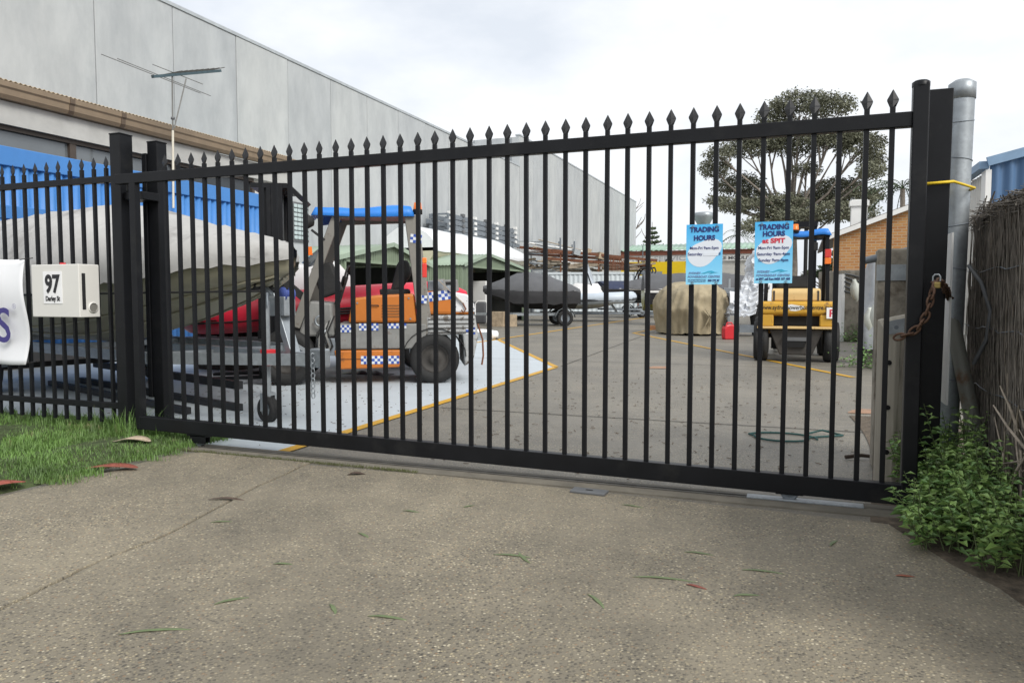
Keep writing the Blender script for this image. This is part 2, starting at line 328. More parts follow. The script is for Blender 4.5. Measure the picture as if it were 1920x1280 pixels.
# blue corrugated screen in front of it
BX = -11.0; by0, by1 = 3.0, atX(488, 400, BX).y; bz1 = atX(488, 365, BX).z
M_blue = pm('bright_blue_sheet', lin((66, 124, 188)), .5, var=.10, scale=2, spots=lin((74, 128, 186)), spot_scale=1.5, spot_amt=.5, spot_w=.3)
bs = thing('blue_sheet_screen', 'bright blue corrugated steel screen below the dark windows', 'screen', (BX, 0, 0))
corr(lambda a, c, w: (w, by0 + a, .3 + c), by1 - by0, bz1 - .3 - .10, .14, .022).build('sheet', M_blue, bs, solid=.004)
MB().box(-.04, .05, by0, by1, bz1 - .28, bz1).build('cap_flashing', M_blue, bs, bevel=.01)
y_ = atX(372, 420, BX).y; MB().box(-.03, .04, by0, y_, bz1 - 1.06, bz1 - .86).build('lower_flashing', M_blue, bs, bevel=.01)
for yy in (by0 + .3, by0 + 4, by1 - .2): MB().box(-.14, -.05, yy, yy + .08, 0, bz1 - .05).build('post', M_galvd, bs)

# ---------------------------------------------------------------- TV antenna
AX = -10.86
p_bot, p_top = atX(325, 390, AX), atX(323, 140, AX)
M_ant = pm('antenna_aluminium', (.17, .17, .16), .5, .3)
an_ = thing('tv_antenna', 'rooftop television antenna with long thin rods on a pale mast', 'antenna', (AX, p_bot.y, 0))
def rel(p): return Vector(p) - Vector((AX, p_bot.y, 0))
MB().tube([rel(p_bot), rel(atX(324, 245, AX))], .021, 8).build('mast', pm('cream_pipe', (.62, .58, .48), .5), an_)
MB().tube([rel(atX(324, 245, AX)), rel(p_top)], .014, 6).build('mast_top', M_ant, an_)
MB().tube([rel(atX(349, 148, AX)), rel(atX(327, 240, AX))], .012, 6).build('stay', M_ant, an_)
MB().bar(rel(atX(286, 144, AX)), rel(atX(413, 133, AX)), .06, .05).build('boom', pm('antenna_boom', (.05, .085, .10), .5), an_)
for (a, c) in (((190, 102), (376, 175)), ((220, 110), (395, 180)), ((286, 121), (380, 158))):
    A_ = rel(atX(a[0], a[1], AX)); C_ = rel(atX(c[0], c[1], AX)); mid = (A_ + C_) / 2
    MB().tube([A_ , C_], .007, 5).build('rod', M_ant, an_)
for k in range(9):
    q = rel(atX(325 + k * 10, 140.5 - k * .85, AX)); MB().tube([q + Vector((-.22, 0, .03)), q + Vector((.22, 0, .05))], .008, 5).build('director', M_ant, an_)
MB().lathe([(0, -.03), (.035, -.02), (.035, .02), (0, .03)], 10, Matrix.Translation(rel(atX(324, 222, AX)))).build('cable_gland', M_grey, an_)

# ================================================================ GATE
GY = 4.215
gate = thing('sliding_gate', 'long black steel sliding gate with spear-topped bars across the driveway', 'gate', (0, GY, 0))
MB().box(-4.80, .495, -.025, .025, 1.936, 2.010).build('top_rail', M_black, gate, bevel=.004)
b = MB(); vs = [(-4.62, y, z) for y in (-.03, .03) for z in (.105, .203)] + [(.52, y, z) for y in (-.03, .03) for z in (.045, .149)]
b.add(vs, [(0, 1, 3, 2), (4, 6, 7, 5), (0, 4, 5, 1), (2, 3, 7, 6), (1, 5, 7, 3), (0, 2, 6, 4)]); b.build('bottom_rail', M_black, gate, bevel=.004)
MB().box(.495, .567, -.036, .036, .04, 2.145).build('end_post', M_black, gate, bevel=.006)
MB().lathe([(0, .012), (.03, .008), (.041, 0), (.041, -.02)], 16, Matrix.Translation((.531, 0, 2.15))).build('post_cap', M_black, gate)
MB().box(-4.66, -4.60, -.025, .025, .10, 1.94).build('end_stile', M_black, gate, bevel=.004)
def spear_mesh(b, zt):
    # pressed spear: neck, wide shoulders, point
    sec = [(.0125, .0125, zt - .098), (.0135, .012, zt - .088), (.027, .008, zt - .055), (.0265, .0075, zt - .048), (.0015, .001, zt)]
    vs = []
    for hx, hy, z in sec: vs += [(-hx, 0, z), (0, -hy, z), (hx, 0, z), (0, hy, z)]
    fs = [(i * 4 + j, i * 4 + (j + 1) % 4, i * 4 + 4 + (j + 1) % 4, i * 4 + 4 + j) for i in range(4) for j in range(4)] + [(16, 17, 18, 19)]
    b.add(vs, fs)
M_spear = pm('black_cast_spear', (.012, .0125, .014), .30, var=.3, scale=30)
bar0 = sp0 = None
for i in range(40):
    X = .411 - .1215 * i
    zb = .149 + (.203 - .149) * (.5 - X) / 5.12 - .01
    top = 2.042 if i != 2 else 1.95
    b = MB().box(-.0125, .0125, -.0125, .0125, zb, top)
    o = b.build('bar', M_black, gate, bevel=.002); o.location = (X + random.uniform(-.0015, .0015), 0, 0); o.rotation_euler = (0, random.uniform(-.0015, .0015), random.uniform(-.06, .06))
    if i != 2:
        if sp0 is None: m_ = MB(); spear_mesh(m_, 2.128); sp0 = m_.build('spear_head', M_spear, o)
        else: copyof(sp0, o)
def gate_wheel(x, r):
    z = r + .012
    b = MB(); b.box(-.07, .07, -.026, -.020, z - .01, z + .045); b.box(-.07, .07, .020, .026, z - .01, z + .045); b.box(-.10, .10, -.026, .026, z + .038, z + .05)
    h = b.build('wheel_housing', M_black, gate); h.location = (x, 0, 0)
    w = MB().lathe([(0, -.012), (r * .3, -.016), (r * .35, -.010), (r * .8, -.010), (r, -.015), (r * .86, 0), (r, .015), (r * .8, .010), (r * .35, .010), (r * .3, .016), (0, .012)], 22, Matrix.Translation((0, 0, z)) @ Matrix.Rotation(math.pi / 2, 4, 'X')).build('wheel', M_galvd, gate); w.location = (x, 0, 0)
gate_wheel(atY(375, 820, GY).x, .036); gate_wheel(atY(1480, 930, GY).x, .045)
# track
tr = thing('gate_track', 'steel track for the gate wheels set along the ground', 'track', (0, GY, .010))
MB().box(-4.3, -.25, -.03, -.012, 0, .006).add([], []).build('track_edge', pm('dirty_steel', (.09, .085, .075), .7, .3, var=.3, scale=9), tr)
MB().box(-4.3, -.25, .012, .03, 0, .006).build('track_edge', MATS['dirty_steel'], tr)
MB().box(-.25, .33, -.030, .030, 0, .012).build('new_track', M_galv, tr, bevel=.003)['label'] = 'bright new length of track'
# left post, guide post, latch post
def post(name, label, x0, x1, y0, y1, h, capm=True):
    t = thing(name, label, 'post', ((x0 + x1) / 2, (y0 + y1) / 2, 0)); w, d = (x1 - x0) / 2, (y1 - y0) / 2
    MB().box(-w, w, -d, d, 0, h).build('shaft', M_black, t, bevel=.005)
    MB().box(-w - .003, w + .003, -d - .003, d + .003, h, h + .012).build('cap', M_black, t, bevel=.004)
    return t
post('fence_post', 'thick black steel post between the fence and the gate', -4.965, -4.86, 4.30, 4.42, 2.335)
gp = post('guide_post', 'black guide post standing behind the gate rail with a roller bracket', -4.80, -4.70, 4.50, 4.60, 2.30)
MB().box(-.16, .07, -.22, -.05, 1.84, 1.90).build('guide_bracket', M_black, gp, bevel=.004)
MB().box(-.10, -.055, -.06, .02, .3, 2.22).build('channel', M_black, gp, bevel=.004)
for dx in (-.03,): MB().tube([(dx, -.245, 1.90), (dx, -.245, 2.0)], .022, 10).build('guide_roller', M_blackm, gp)
lp = thing('latch_post', 'black steel channel post tied to the galvanised pole with yellow cord', 'post', (.67, 4.62, 0))
MB().bar((-.01, 0, 0), (.005, 0, 2.20), .115, .08, (0, 1, 0)).build('channel', M_black, lp, bevel=.004)
MB().box(-.075, -.06, -.07, .04, .05, 2.1).build('flange', M_black, lp)

# ---------------------------------------------------------------- fixed fence on the left, letterbox, banner
FY = 4.36
fn = thing('steel_fence', 'fixed black spear-topped steel fence beside the grass verge', 'fence', (0, FY, 0))
MB().box(-8.2, -4.965, -.02, .02, 1.985, 2.035).build('top_rail', M_black, fn, bevel=.003)
MB().box(-8.2, -4.965, -.02, .02, .215, .262).build('bottom_rail', M_black, fn, bevel=.003)
f0 = None
for i in range(24):
    X = -5.075 - .131 * i
    if f0 is None:
        f0 = MB().box(-.0125, .0125, -.0125, .0125, .10, 2.10).build('bar', M_black, fn, bevel=.002); o = f0; m_ = MB(); spear_mesh(m_, 2.19); fs0 = m_.build('spear_head', M_spear, o)
    else: o = copyof(f0, fn); copyof(fs0, o)
    o.location = (X, 0, 0)
lbx = thing('letterbox', 'cream metal letterbox numbered 97 hung on the fence bars', 'letterbox', (-5.425, 4.16, .94))
M_cream = pm('cream_enamel', (.68, .67, .63), .45, var=.04)
MB().box(-.255, .262, 0, .18, 0, .41).build('box', M_cream, lbx, bevel=.006)
MB().box(.260, .264, .025, .055, .06, .34).build('side_slot', pm('letterbox_dark_slot', (.02, .02, .022), .5), lbx)
MB().tube([(.20, .115, .075), (.2655, .115, .075)], .036, 18).build('paper_tube', pm('tube_inside', (.20, .195, .175), .6), lbx)
MB().lathe([(.036, 0), (.043, -.004), (.043, .004), (.036, .008)], 20, Matrix.Translation((.264, .115, .075)) @ Matrix.Rotation(math.pi / 2, 4, 'Y')).build('tube_rim', M_cream, lbx)
MB().box(-.12, .085, -.004, -.001, .105, .355).build('number_plate', pm('white_sticker', (.82, .82, .82), .4), lbx)
M_ink = pm('black_ink', (.012, .012, .014), .5)
text('house_number', '97', .19, M_ink, lbx, (-.018, -.006, .195), bold=.007, width=.165)
text('street_name', 'Darley St', .052, M_ink, lbx, (-.018, -.006, .128), bold=.0015, width=.155)
MB().box(.0, .03, .05, .08, .41, .425).build('flag_clip', M_red, lbx)
bn = thing('banner', 'white vinyl banner with purple lettering tied to the fence', 'banner', (-6.35, 4.27, .53))
def ban(u, v):
    x = -1.2 + u * 1.63; z = v * .885
    return (x + .02 * math.sin(v * 5) * u, -.035 * math.sin(u * 9 + v * 2) * .5 - .02 * math.sin(v * 7 + u * 3), z + .012 * math.sin(u * 12) - .02 * (1 - v) * math.sin(u * 5))
MB().grid(ban, 40, 20).build('sheet', pm('white_vinyl', (.74, .75, .77), .4, var=.04), bn, solid=.002)
text('lettering', 'S', .40, pm('purple_ink', (.05, .04, .20), .5), bn, (.33, -.05, .20), bold=.004, align='RIGHT')
text('registered_mark', '®', .06, pm('grey_ink', (.4, .4, .5), .5), bn, (.375, -.05, .47))
for x, z in ((.42, .87), (.42, .02)): MB().tube([(x - .015, -.01, z), (x + .06, .05, z + .015)], .004, 6).build('tie', M_blackm, bn)

# ---------------------------------------------------------------- trading-hours signs
M_navy = pm('navy_ink', (.012, .022, .16), .5, var=.02)
def sky_sheet():
    m = bpy.data.materials.new('sign_print'); m.use_nodes = True; n = m.node_tree.nodes; l = m.node_tree.links; b = n['Principled BSDF']; b.inputs['Roughness'].default_value = .35
    tc = n.new('ShaderNodeTexCoord'); s = n.new('ShaderNodeSeparateXYZ'); l.new(tc.outputs['Object'], s.inputs[0])
    t = n.new('ShaderNodeTexNoise'); t.inputs['Scale'].default_value = 6; l.new(tc.outputs['Object'], t.inputs[0])
    a = n.new('ShaderNodeMath'); a.operation = 'MULTIPLY_ADD'; a.inputs[1].default_value = 2.4; l.new(s.outputs[2], a.inputs[0]); 
    a2 = n.new('ShaderNodeMath'); a2.operation = 'MULTIPLY'; a2.inputs[1].default_value = .35; l.new(t.outputs[0], a2.inputs[0]); l.new(a2.outputs[0], a.inputs[2])
    r = n.new('ShaderNodeValToRGB'); e = r.color_ramp.elements; e[0].color = (*lin((150, 222, 252)), 1); e[0].position = .1; e[1].color = (*lin((70, 178, 236)), 1); e[1].position = .95
    l.new(a.outputs[0], r.inputs[0]); l.new(r.outputs[0], b.inputs['Base Color']); return m
M_sign = sky_sheet(); M_cloud = pm('cloud_print', lin((222, 228, 236)), .4, var=.02); M_swoosh = pm('cyan_print', lin((60, 170, 205)), .4)
M_outl = pm('grey_outline_print', lin((120, 150, 190)), .5)
def sign(label, x0, x1, z0, z1, lines, red=None, phone='', patch=False):
    w, h = x1 - x0, z1 - z0
    t = thing('trading_hours_sign', label, 'sign', ((x0 + x1) / 2, 4.168, z0))
    MB().box(-w / 2, w / 2, 0, .004, 0, h).build('panel', M_sign, t)
    pts = []
    for k in range(28):
        a = 2 * math.pi * k / 28; rr = 1 + .10 * math.sin(2 * a + .6) + .07 * math.sin(3 * a)
        pts.append((w * .44 * rr * math.cos(a), h * (.50 + (.05 if red else .03)) + h * .225 * rr * math.sin(a) + .08 * w * math.cos(a)))
    MB().prism(pts, 0, .0008, XZ(0)).build('cloud', M_cloud, t)
    text('title', 'TRADING', h * .115, M_navy, t, (0, -.0015, h * .875), bold=.0014, width=w * .80)
    text('title', 'HOURS', h * .115, M_navy, t, (0, -.0015, h * (.735 if not red else .765)), bold=.0014, width=w * .58)
    if red: text('title', red, h * .105, pm('red_ink', (.62, .03, .06), .5), t, (0, -.0015, h * .655), bold=.0014, width=w * .60)
    for tx, zz, ww, dx in lines: text('hours', tx, h * .068, M_navy, t, (dx * w, -.0015, zz * h), bold=.0002, width=ww * w)
    if patch: MB().prism([(-.02 * w, .475 * h), (.38 * w, .475 * h), (.40 * w, .535 * h), (0, .525 * h)], 0, .0012, XZ(-.0012)).build('cover_strip', M_cloud, t)
    text('company', 'SYDNEY', h * .05, M_outl, t, (-.25 * w, -.0015, h * .175), bold=.0004, width=w * .34)
    text('company', 'POWERBOAT CENTRE', h * .05, M_outl, t, (0, -.0015, h * .115), bold=.0004, width=w * .88)
    sw = [(-.09, .185), (.02, .20), (.12, .222), (.22, .228), (.30, .205), (.40, .198), (.30, .192), (.22, .180), (.14, .172), (.22, .198), (.10, .195), (.02, .178)]
    MB().prism([(x * w, z * h) for x, z in sw], 0, .0008, XZ(-.0006)).build('boat_emblem', M_swoosh, t)
    if patch:
        text('small_print', 'www.sydneypowerboatcentre.com', h * .022, M_navy, t, (-.19 * w, -.0015, h * .075), width=w * .5)
        text('small_print', '97 Darley Street Mona Vale NSW', h * .022, M_navy, t, (-.19 * w, -.0015, h * .045), width=w * .5)
        text('phone', phone, h * .052, M_navy, t, (.27 * w, -.0015, h * .045), bold=.0006, width=w * .32)
    else: text('phone', phone, h * .05, M_navy, t, (0, -.0015, h * .055), bold=.0005, width=w * .90)
    for x in (-.32 * w, .34 * w):
        for z in (.035 * h, .975 * h): MB().tube([(x + .006 * math.cos(a), -.004, z - .004 + .006 * math.sin(a)) for a in (k * math.pi / 5 for k in range(10))], .0016, 5, closed=True).build('eyelet', M_galvd, t)
sign('blue sign with a strip stuck over its Saturday hours', -.588, -.396, 1.166, 1.490, [('Mon-Fri 9am-5pm', .585, .78, .0), ('Saturday', .485, .40, -.25), ('0', .485, .035, .43)], None, '999 777 97', True)
sign('blue sign with the red words at SPIT above its hours', -.232, -.043, 1.170, 1.492, [('Mon-Fri 9am-5pm', .555, .80, 0), ('Saturday 9am-4pm', .455, .86, 0), ('Sunday 9am-4pm', .355, .78, 0)], 'at SPIT', 'at SPIT call Ron 0455 157 400')

# ================================================================ RIGHT SIDE: pole, brace, chain, timber post, pillar, brush fence
pole = thing('galvanised_pole', 'tall galvanised steel pole wound with wire beside the gate', 'pole', (.825, 5.08, 0))
MB().tube([(0, 0, 0), (.028, 0, 2.33)], .068, 24).build('pipe', M_galv, pole)
MB().lathe([(0, .03), (.04, .022), (.072, .0), (.072, -.09), (.069, -.09)], 24, Matrix.Translation((.028, 0, 2.335))).build('cap', M_galv, pole)
for z in (2.12, 1.90, 1.52, 1.27, .86, .62): MB().tube([(.028 * z / 2.33 + .070 * math.cos(a), .070 * math.sin(a), z + .012 * math.sin(a + z * 9)) for a in (k * math.pi / 9 for k in range(18))], .0028, 5, closed=True).build('wire_loop', M_galvd, pole)
tag(MB().tube([(.83, 5.06, 1.0), (.90, 4.98, .62), (1.0, 4.9, .05)], .042, 14).build('brace_pipe', pm('dull_pipe', (.22, .22, .19), .6, .3, spots=(.15, .08, .04), spot_scale=5, spot_amt=.55)), 'slanting steel brace pipe running down from the galvanised pole', 'pipe')
pts = []
for k in range(24):
    a = 2 * math.pi * k / 24; pts.append((.745 + .20 * math.cos(a) ** 1 * 1.0, 4.87 + .30 * math.sin(a), 1.706 + .006 * math.cos(a)))
tag(MB().tube([(.60, 4.56, 1.70), (.74, 4.55, 1.705), (.915, 4.98, 1.72), (.90, 5.15, 1.722), (.76, 5.12, 1.72), (.60, 4.68, 1.70)], .008, 6, closed=True).build('yellow_cord', pm('yellow_cord', (.75, .52, .02), .6)), 'yellow cord looped round the black post and the galvanised pole', 'cord')
# chain
M_chain = pm('rusty_chain', (.13, .075, .05), .7, .5, var=.4, scale=30, bump=.2, bscale=90)
ch = thing('chain', 'heavy rusty chain looped through the gate end and around the pole', 'chain', (.47, 4.15, 0))
cp = [Vector(p) for p in ((-.005, .02, .90), (.035, -.005, .915), (.075, -.02, .95), (.10, -.03, 1.00), (.115, -.035, 1.06), (.125, -.03, 1.12), (.14, .0, 1.17), (.175, .08, 1.175), (.215, .20, 1.15), (.25, .36, 1.125), (.285, .56, 1.10), (.33, .74, 1.09))]
def along(pts, step):
    out = []; acc = 0; 
    for a, c in zip(pts[:-1], pts[1:]):
        L = (c - a).length; s = acc
        while s < L: out.append((a.lerp(c, s / L), (c - a).normalized())); s += step
        acc = s - L
    return out
for k, (p, d) in enumerate(along(cp, .040)):
    side = d.cross(Vector((0, 0, 1))).normalized(); up = side.cross(d)
    n_ = side if k % 2 else up
    MB().tube([p + d * (.030 * math.cos(a)) + n_ * (.0155 * math.sin(a)) for a in (j * math.pi / 6 for j in range(12))], .0062, 6, closed=True).build('link', M_chain, ch)
pk = thing('padlock', 'brass padlock hanging where the chain closes', 'padlock', (.615, 4.135, 1.135))
MB().box(-.017, .017, -.008, .008, .005, .035).build('body', pm('brass', (.34, .26, .09), .45, .7), pk, bevel=.004)
MB().tube([(-.016, 0, .04), (-.016, 0, .062), (-.008, 0, .072), (.008, 0, .072), (.016, 0, .062), (.016, 0, .04)], .004, 6).build('shackle', M_galv, pk)
# grey timber post with holes (slanted top)
M_greyt = pm('silvered_timber', (.36, .33, .27), .8, var=.2, scale=3, stretch=(7, 7, .5), bump=.15, spots=(.16, .14, .11), spot_scale=2.5, spot_amt=.56)
tp = thing('timber_post', 'silver-grey half-round timber post with bolt holes behind the gate end', 'post', (.515, 4.86, 0))
poly = [(-.085, .05), (-.085, 0), (-.06, -.06), (0, -.085), (.06, -.06), (.085, 0), (.085, .05)]
n = len(poly); vs = [(x, y, 0) for x, y in poly] + [(x, y, .965 + .02 * x / .085 + (-.05 if y < -.05 else 0.02)) for x, y in poly]
MB().add(vs, [tuple(range(n - 1, -1, -1)), tuple(range(n, 2 * n))] + [(i, (i + 1) % n, n + (i + 1) % n, n + i) for i in range(n)]).build('shaft', M_greyt, tp, bevel=.006)
for z in (.72, .46, .20): MB().tube([(-.03, -.079, z), (-.03, -.06, z)], .014, 14).build('bolt_hole', pm('hole_dark', (.006, .006, .006), .9), tp)
MB().prism([(-.06, .88), (.075, .90), (.075, .985), (-.06, .955)], -.002, .003, XZ(-.086)).build('cap_plate', M_galv, tp)
MB().tube([(0, -.092, .925), (0, -.085, .925)], .012, 10).build('bolt', M_galvd, tp)
M_oldc = pm('weathered_concrete', (.27, .245, .20), .9, var=.25, scale=4, bump=.4, bscale=25, spots=(.12, .10, .075), spot_scale=3, spot_amt=.5)
pl = thing('concrete_pillar', 'old concrete pillar with a galvanised strap behind the timber post', 'pillar', (.62, 5.32, 0))
MB().box(-.17, .20, -.08, .10, 0, 1.40).build('shaft', M_oldc, pl, bevel=.012)
MB().box(-.176, .206, -.088, -.080, 1.20, 1.30).build('strap', M_galv, pl); MB().tube([(.02, -.095, 1.25), (.02, -.085, 1.25)], .012, 8).build('bolt', M_grey, pl)
MB().tube([(-.25, .05, 1.33), (-.1, 0, 1.36), (.05, -.05, 1.40), (.2, -.05, 1.48)], .024, 10).build('conduit', M_galvd, pl)
tag(MB().box(.765, .775, 4.70, 4.95, .50, 1.45).build('white_board', M_white), 'narrow white board standing between black post and pole', 'board')

# brush fence
BXF = 1.0
bf = thing('brush_fence', 'brown brushwood fence with a rolled twig top beside the pole', 'fence', (BXF, 0, 0))
M_brush = pm('brushwood', (.20, .178, .152), .95, var=.6, scale=14, stretch=(9, 9, .5), bump=.5, bscale=30)
M_twig = pm('pale_twig', (.34, .29, .23), .9, var=.4, scale=20)
MB().box(.03, .16, 2.2, 5.45, 0, 1.52).build('core', M_brush, bf)
rng = random.Random(3)
def sticks(n, fn, r0, r1):
    b = MB()
    for _ in range(n):
        a, c = fn(); r = rng.uniform(r0, r1); m_ = (Vector(a) + Vector(c)) / 2 + Vector((rng.uniform(-.012, .012), rng.uniform(-.02, .02), 0))
        b.tube([a, m_, c], [r, r * .9, r * .5], 4, caps=False)
    return b
def up_stick():
    y = rng.uniform(2.4, 5.5); z = rng.uniform(-.1, 1.1); L = rng.uniform(.3, .7); x = rng.uniform(-.015, .04)
    if y > 5.4: x += .05
    return (x, y, max(0, z)), (x + rng.uniform(-.02, .015), y + rng.uniform(-.06, .06), min(1.56, z + L))
tag(sticks(6500, up_stick, .0018, .0042).build('brushwood', M_brush, bf), None, None, kind='stuff')
tag(sticks(600, up_stick, .0015, .003).build('pale_brushwood', M_twig, bf), None, None, kind='stuff')
def roll_stick():
    y = rng.uniform(2.4, 5.55); a = rng.uniform(0, 6.28); rr = rng.uniform(.02, .075)
    c = Vector((.06 + rr * math.cos(a), y, 1.575 + rr * math.sin(a)))
    d = Vector((rng.uniform(-.3, .3), 1, rng.uniform(-.25, .25))).normalized() * rng.uniform(.08, .25)
    return c - d, c + d
tag(sticks(1500, roll_stick, .002, .0045).build('top_roll', M_brush, bf), None, None, kind='stuff')
tag(sticks(160, roll_stick, .002, .004).build('pale_roll_twigs', M_twig, bf), None, None, kind='stuff')
for z in (1.25, .92, .58, .30): MB().tube([(-.022 + .012 * math.sin(k * 2.1), 2.2 + k * .16, z + .012 * math.sin(k * 1.7 + z * 5)) for k in range(21)], .003, 5).build('wire', M_galvd, bf)
def loose():
    y = rng.uniform(3.7, 4.3); return (-.03, y, rng.uniform(.05, .5)), (-.05 - rng.uniform(0, .06), y + rng.uniform(-.3, .3), rng.uniform(.1, .75))
tag(sticks(26, loose, .004, .009).build('loose_twigs', M_twig, bf), None, None, kind='stuff')
tag(MB().tube([(.90, 4.98, 1.28), (.95, 4.90, 1.18), (.985, 4.82, 1.02), (.97, 4.82, .86), (.92, 4.86, .72)], .011, 8).build('hose', M_grey), 'grey hose curving down beside the brush fence', 'hose')

# weeds at the pole
M_leaf = pm('weed_leaf', (.25, .38, .11), .5, var=.4, scale=9)
M_leaf2 = pm('weed_leaf_dark', (.14, .25, .075), .5, var=.35, scale=9)
def leaf(b, p, d, L, w, droop=.3):
    d = d.normalized(); s = d.cross(Vector((0, 0, 1)))
    if s.length < .1: s = Vector((1, 0, 0))
    s = s.normalized() * w; up = s.cross(d).normalized()
    m_ = p + d * L * .5 + up * L * .08; e = p + d * L - Vector((0, 0, droop * L))
    b.add([p, m_ - s, e, m_ + s, p + d * L * .25 - s * .7, p + d * L * .25 + s * .7], [(0, 4, 1, 2, 3, 5)], False)
wb, wb2, ws = MB(), MB(), MB()
for k in range(330):
    t = rng.random(); 
    base = Vector((.60 + rng.uniform(-.12, .32), 3.35 + t * 1.75, .02))
    if base.x < .56 and base.y > 3.9 and base.y < 4.35 and rng.random() < .6: continue
    edge = .45 + .35 * rng.random()
    if base.y < 3.55 and base.x < .68: continue
    if base.y > 4.0 and base.x < .56: base.x += .18
    hgt = rng.uniform(.10, .34) * (1.25 if base.x > .75 else .8) * (1.3 if base.y > 4.2 else 1)
    lean = Vector((rng.uniform(-.5, .25), rng.uniform(-.5, .3), 1)).normalized()
    tip = base + lean * hgt; ws.tube([base, base + lean * hgt * .5 + Vector((0, 0, .01)), tip], [.003, .0025, .0015], 4, caps=False)
    nl = int(6 + hgt * 40)
    for j in range(nl):
        u = .25 + .75 * j / nl; a = j * 2.4 + k
        d = Vector((math.cos(a), math.sin(a), rng.uniform(.0, .6)))
        L = rng.choice((.03, .045, .06, .085)) * rng.uniform(.8, 1.1) * (1.1 - .3 * u)
        leaf(wb if rng.random() < .6 else wb2, base.lerp(tip, u), d, L, L * .24)
tag(wb.build('weeds', M_leaf), 'bright green leafy weeds growing round the pole and brush fence', 'weeds', kind='stuff')
tag(wb2.build('weeds', M_leaf2), 'darker leaves among the weeds at the pole', 'weeds', kind='stuff')
tag(ws.build('weed_stems', pm('weed_stem', (.10, .13, .05), .7)), 'thin stems of the weeds at the pole', 'weeds', kind='stuff')

# grass verge
M_grass = pm('grass_blade', (.11, .20, .045), .55, var=.5, scale=3, spots=(.24, .21, .11), spot_scale=5, spot_amt=.60, spot_w=.1)
M_turf = pm('turf_soil', (.05, .07, .022), .95, var=.5, scale=14, bump=.6)
struct(MB().grid(lambda u, v: (-9 + u * 5.0 - (.0 if v > .5 else 0), 2.0 + v * 2.75, .012 + .03 * math.sin(u * 23) * math.sin(v * 7) ** 2 + (.02 if u < .97 else -.02)), 50, 24).build('grass_verge', M_turf))
gb = MB()
def edge_x(y): return -3.98 - .16 * abs(math.sin(y * 5 + .6 * math.sin(y * 17))) + .05 * math.sin(y * 31) - (.12 if y < 3 else 0) - .25 * max(0, 2.75 - y)
def blade(x, y, h, a, r, w):
    ca, sa = math.cos(a), math.sin(a); mx_, my_, mz = x + ca * r * .4, y + sa * r * .4, .02 + h * .68
    gb.add([(x - sa * w, y + ca * w, .015), (x + sa * w, y - ca * w, .015), (mx_ + sa * w * .8, my_ - ca * w * .8, mz), (mx_ - sa * w * .8, my_ + ca * w * .8, mz), (x + ca * r, y + sa * r, .02 + h)], [(0, 1, 2, 3), (3, 2, 4)])
for k in range(36000):
    y = rng.uniform(2.1, 4.72); x = edge_x(y) - abs(rng.gauss(0, 1)) * 1.5 + rng.uniform(-.03, .06)
    if x < -8.5 or mnoise.noise(Vector((x * 2.2, y * 2.2, 3))) > .42 and rng.random() < .7: continue
    h = rng.uniform(.015, .060) * (1.7 if y > 4.25 else 1) * (1 + .5 * mnoise.noise(Vector((x * 3, y * 3, 0))))
    blade(x, y, h, rng.uniform(0, 6.28), rng.uniform(.2, .9) * h, rng.uniform(.0014, .0030))
for k in range(240):     # long tuft by the post
    h = rng.uniform(.08, .26); blade(-4.78 + rng.gauss(0, .12), 4.28 + rng.uniform(-.12, .1), h, rng.uniform(0, 6.28), h * rng.uniform(.2, .9), .0022)
for k in range(500):     # stray blades over the slab edge
    h = rng.uniform(.015, .05); y = rng.uniform(2.2, 4.1); blade(edge_x(y) + abs(rng.gauss(0, .05)), y, h, rng.uniform(0, 6.28), h * .8, .0016)
tag(gb.build('grass', M_grass), 'short green grass of the verge in front of the fence', 'grass', kind='stuff')
mg = MB()
for k in range(1500):    # moss and tiny grass in the sill joint
    x = rng.uniform(-4.1, -2.2); y = 4.065 + rng.gauss(0, .012); h = rng.uniform(.006, .02); a = rng.uniform(0, 6.28)
    mg.add([(x, y, .008), (x + .004, y, .008), (x + .01 * math.cos(a), y + .01 * math.sin(a), .01 + h)], [(0, 1, 2)])
tag(mg.build('joint_moss', pm('moss', (.10, .11, .04), .9)), 'moss and tiny grass in the joint along the gate sill', 'moss', kind='stuff')

# ---------------------------------------------------------------- litter in the foreground
def curl_leaf(name, label, p, L, w, rz, col, z=.02, curl=.3, cat='leaf'):
    m_ = pm(name + '_' + '%02d' % len(MATS), col, .6, var=.2, scale=30)
    def f(u, v):
        ww = w * (math.sin(math.pi * min(1, u * .96 + .02)) ** .7); y = (v - .5) * ww
        return (u * L - L / 2, y + curl * L * .25 * math.sin(u * 2.6) + .1 * ww * math.sin(u * 9), z - .002 + curl * abs(v - .5) * w * .35 * math.sin(u * 3) ** 2 + .004 * math.sin(u * 5) * curl)
    o = MB().grid(f, 12, 4).build(name, m_, solid=.0008); o.location = (p[0], p[1], 0); o.rotation_euler = (0, 0, rz); tag(o, label, cat); return o
g_ = lambda px, py: G(px, py)[:2]
curl_leaf('bark_piece', 'pale curled strip of bark lying on the grass', g_(245, 845), .26, .13, .3, (.46, .37, .27), .07, .9, 'bark')
curl_leaf('red_leaf', 'long red-brown leaf at the edge of the grass', g_(207, 887), .32, .11, .35, (.25, .07, .045), .035, .6)
curl_leaf('red_leaf', 'red leaf on the grass edge farthest from the gate', g_(8, 925), .22, .12, 1.2, (.30, .07, .045), .05, .6)
curl_leaf('brown_leaf', 'dull brown leaf against the foot of the thick post', g_(255, 806), .2, .06, .2, (.16, .09, .05), .09, .4)
curl_leaf('bark_piece', 'dark curled bark chip near the gate sill', g_(668, 895), .11, .05, .5, (.07, .045, .03), .022, .8, 'bark')
curl_leaf('bark_piece', 'long dark bark sliver on the left driveway slab', g_(423, 943), .20, .03, .2, (.08, .05, .035), .02, .6, 'bark')
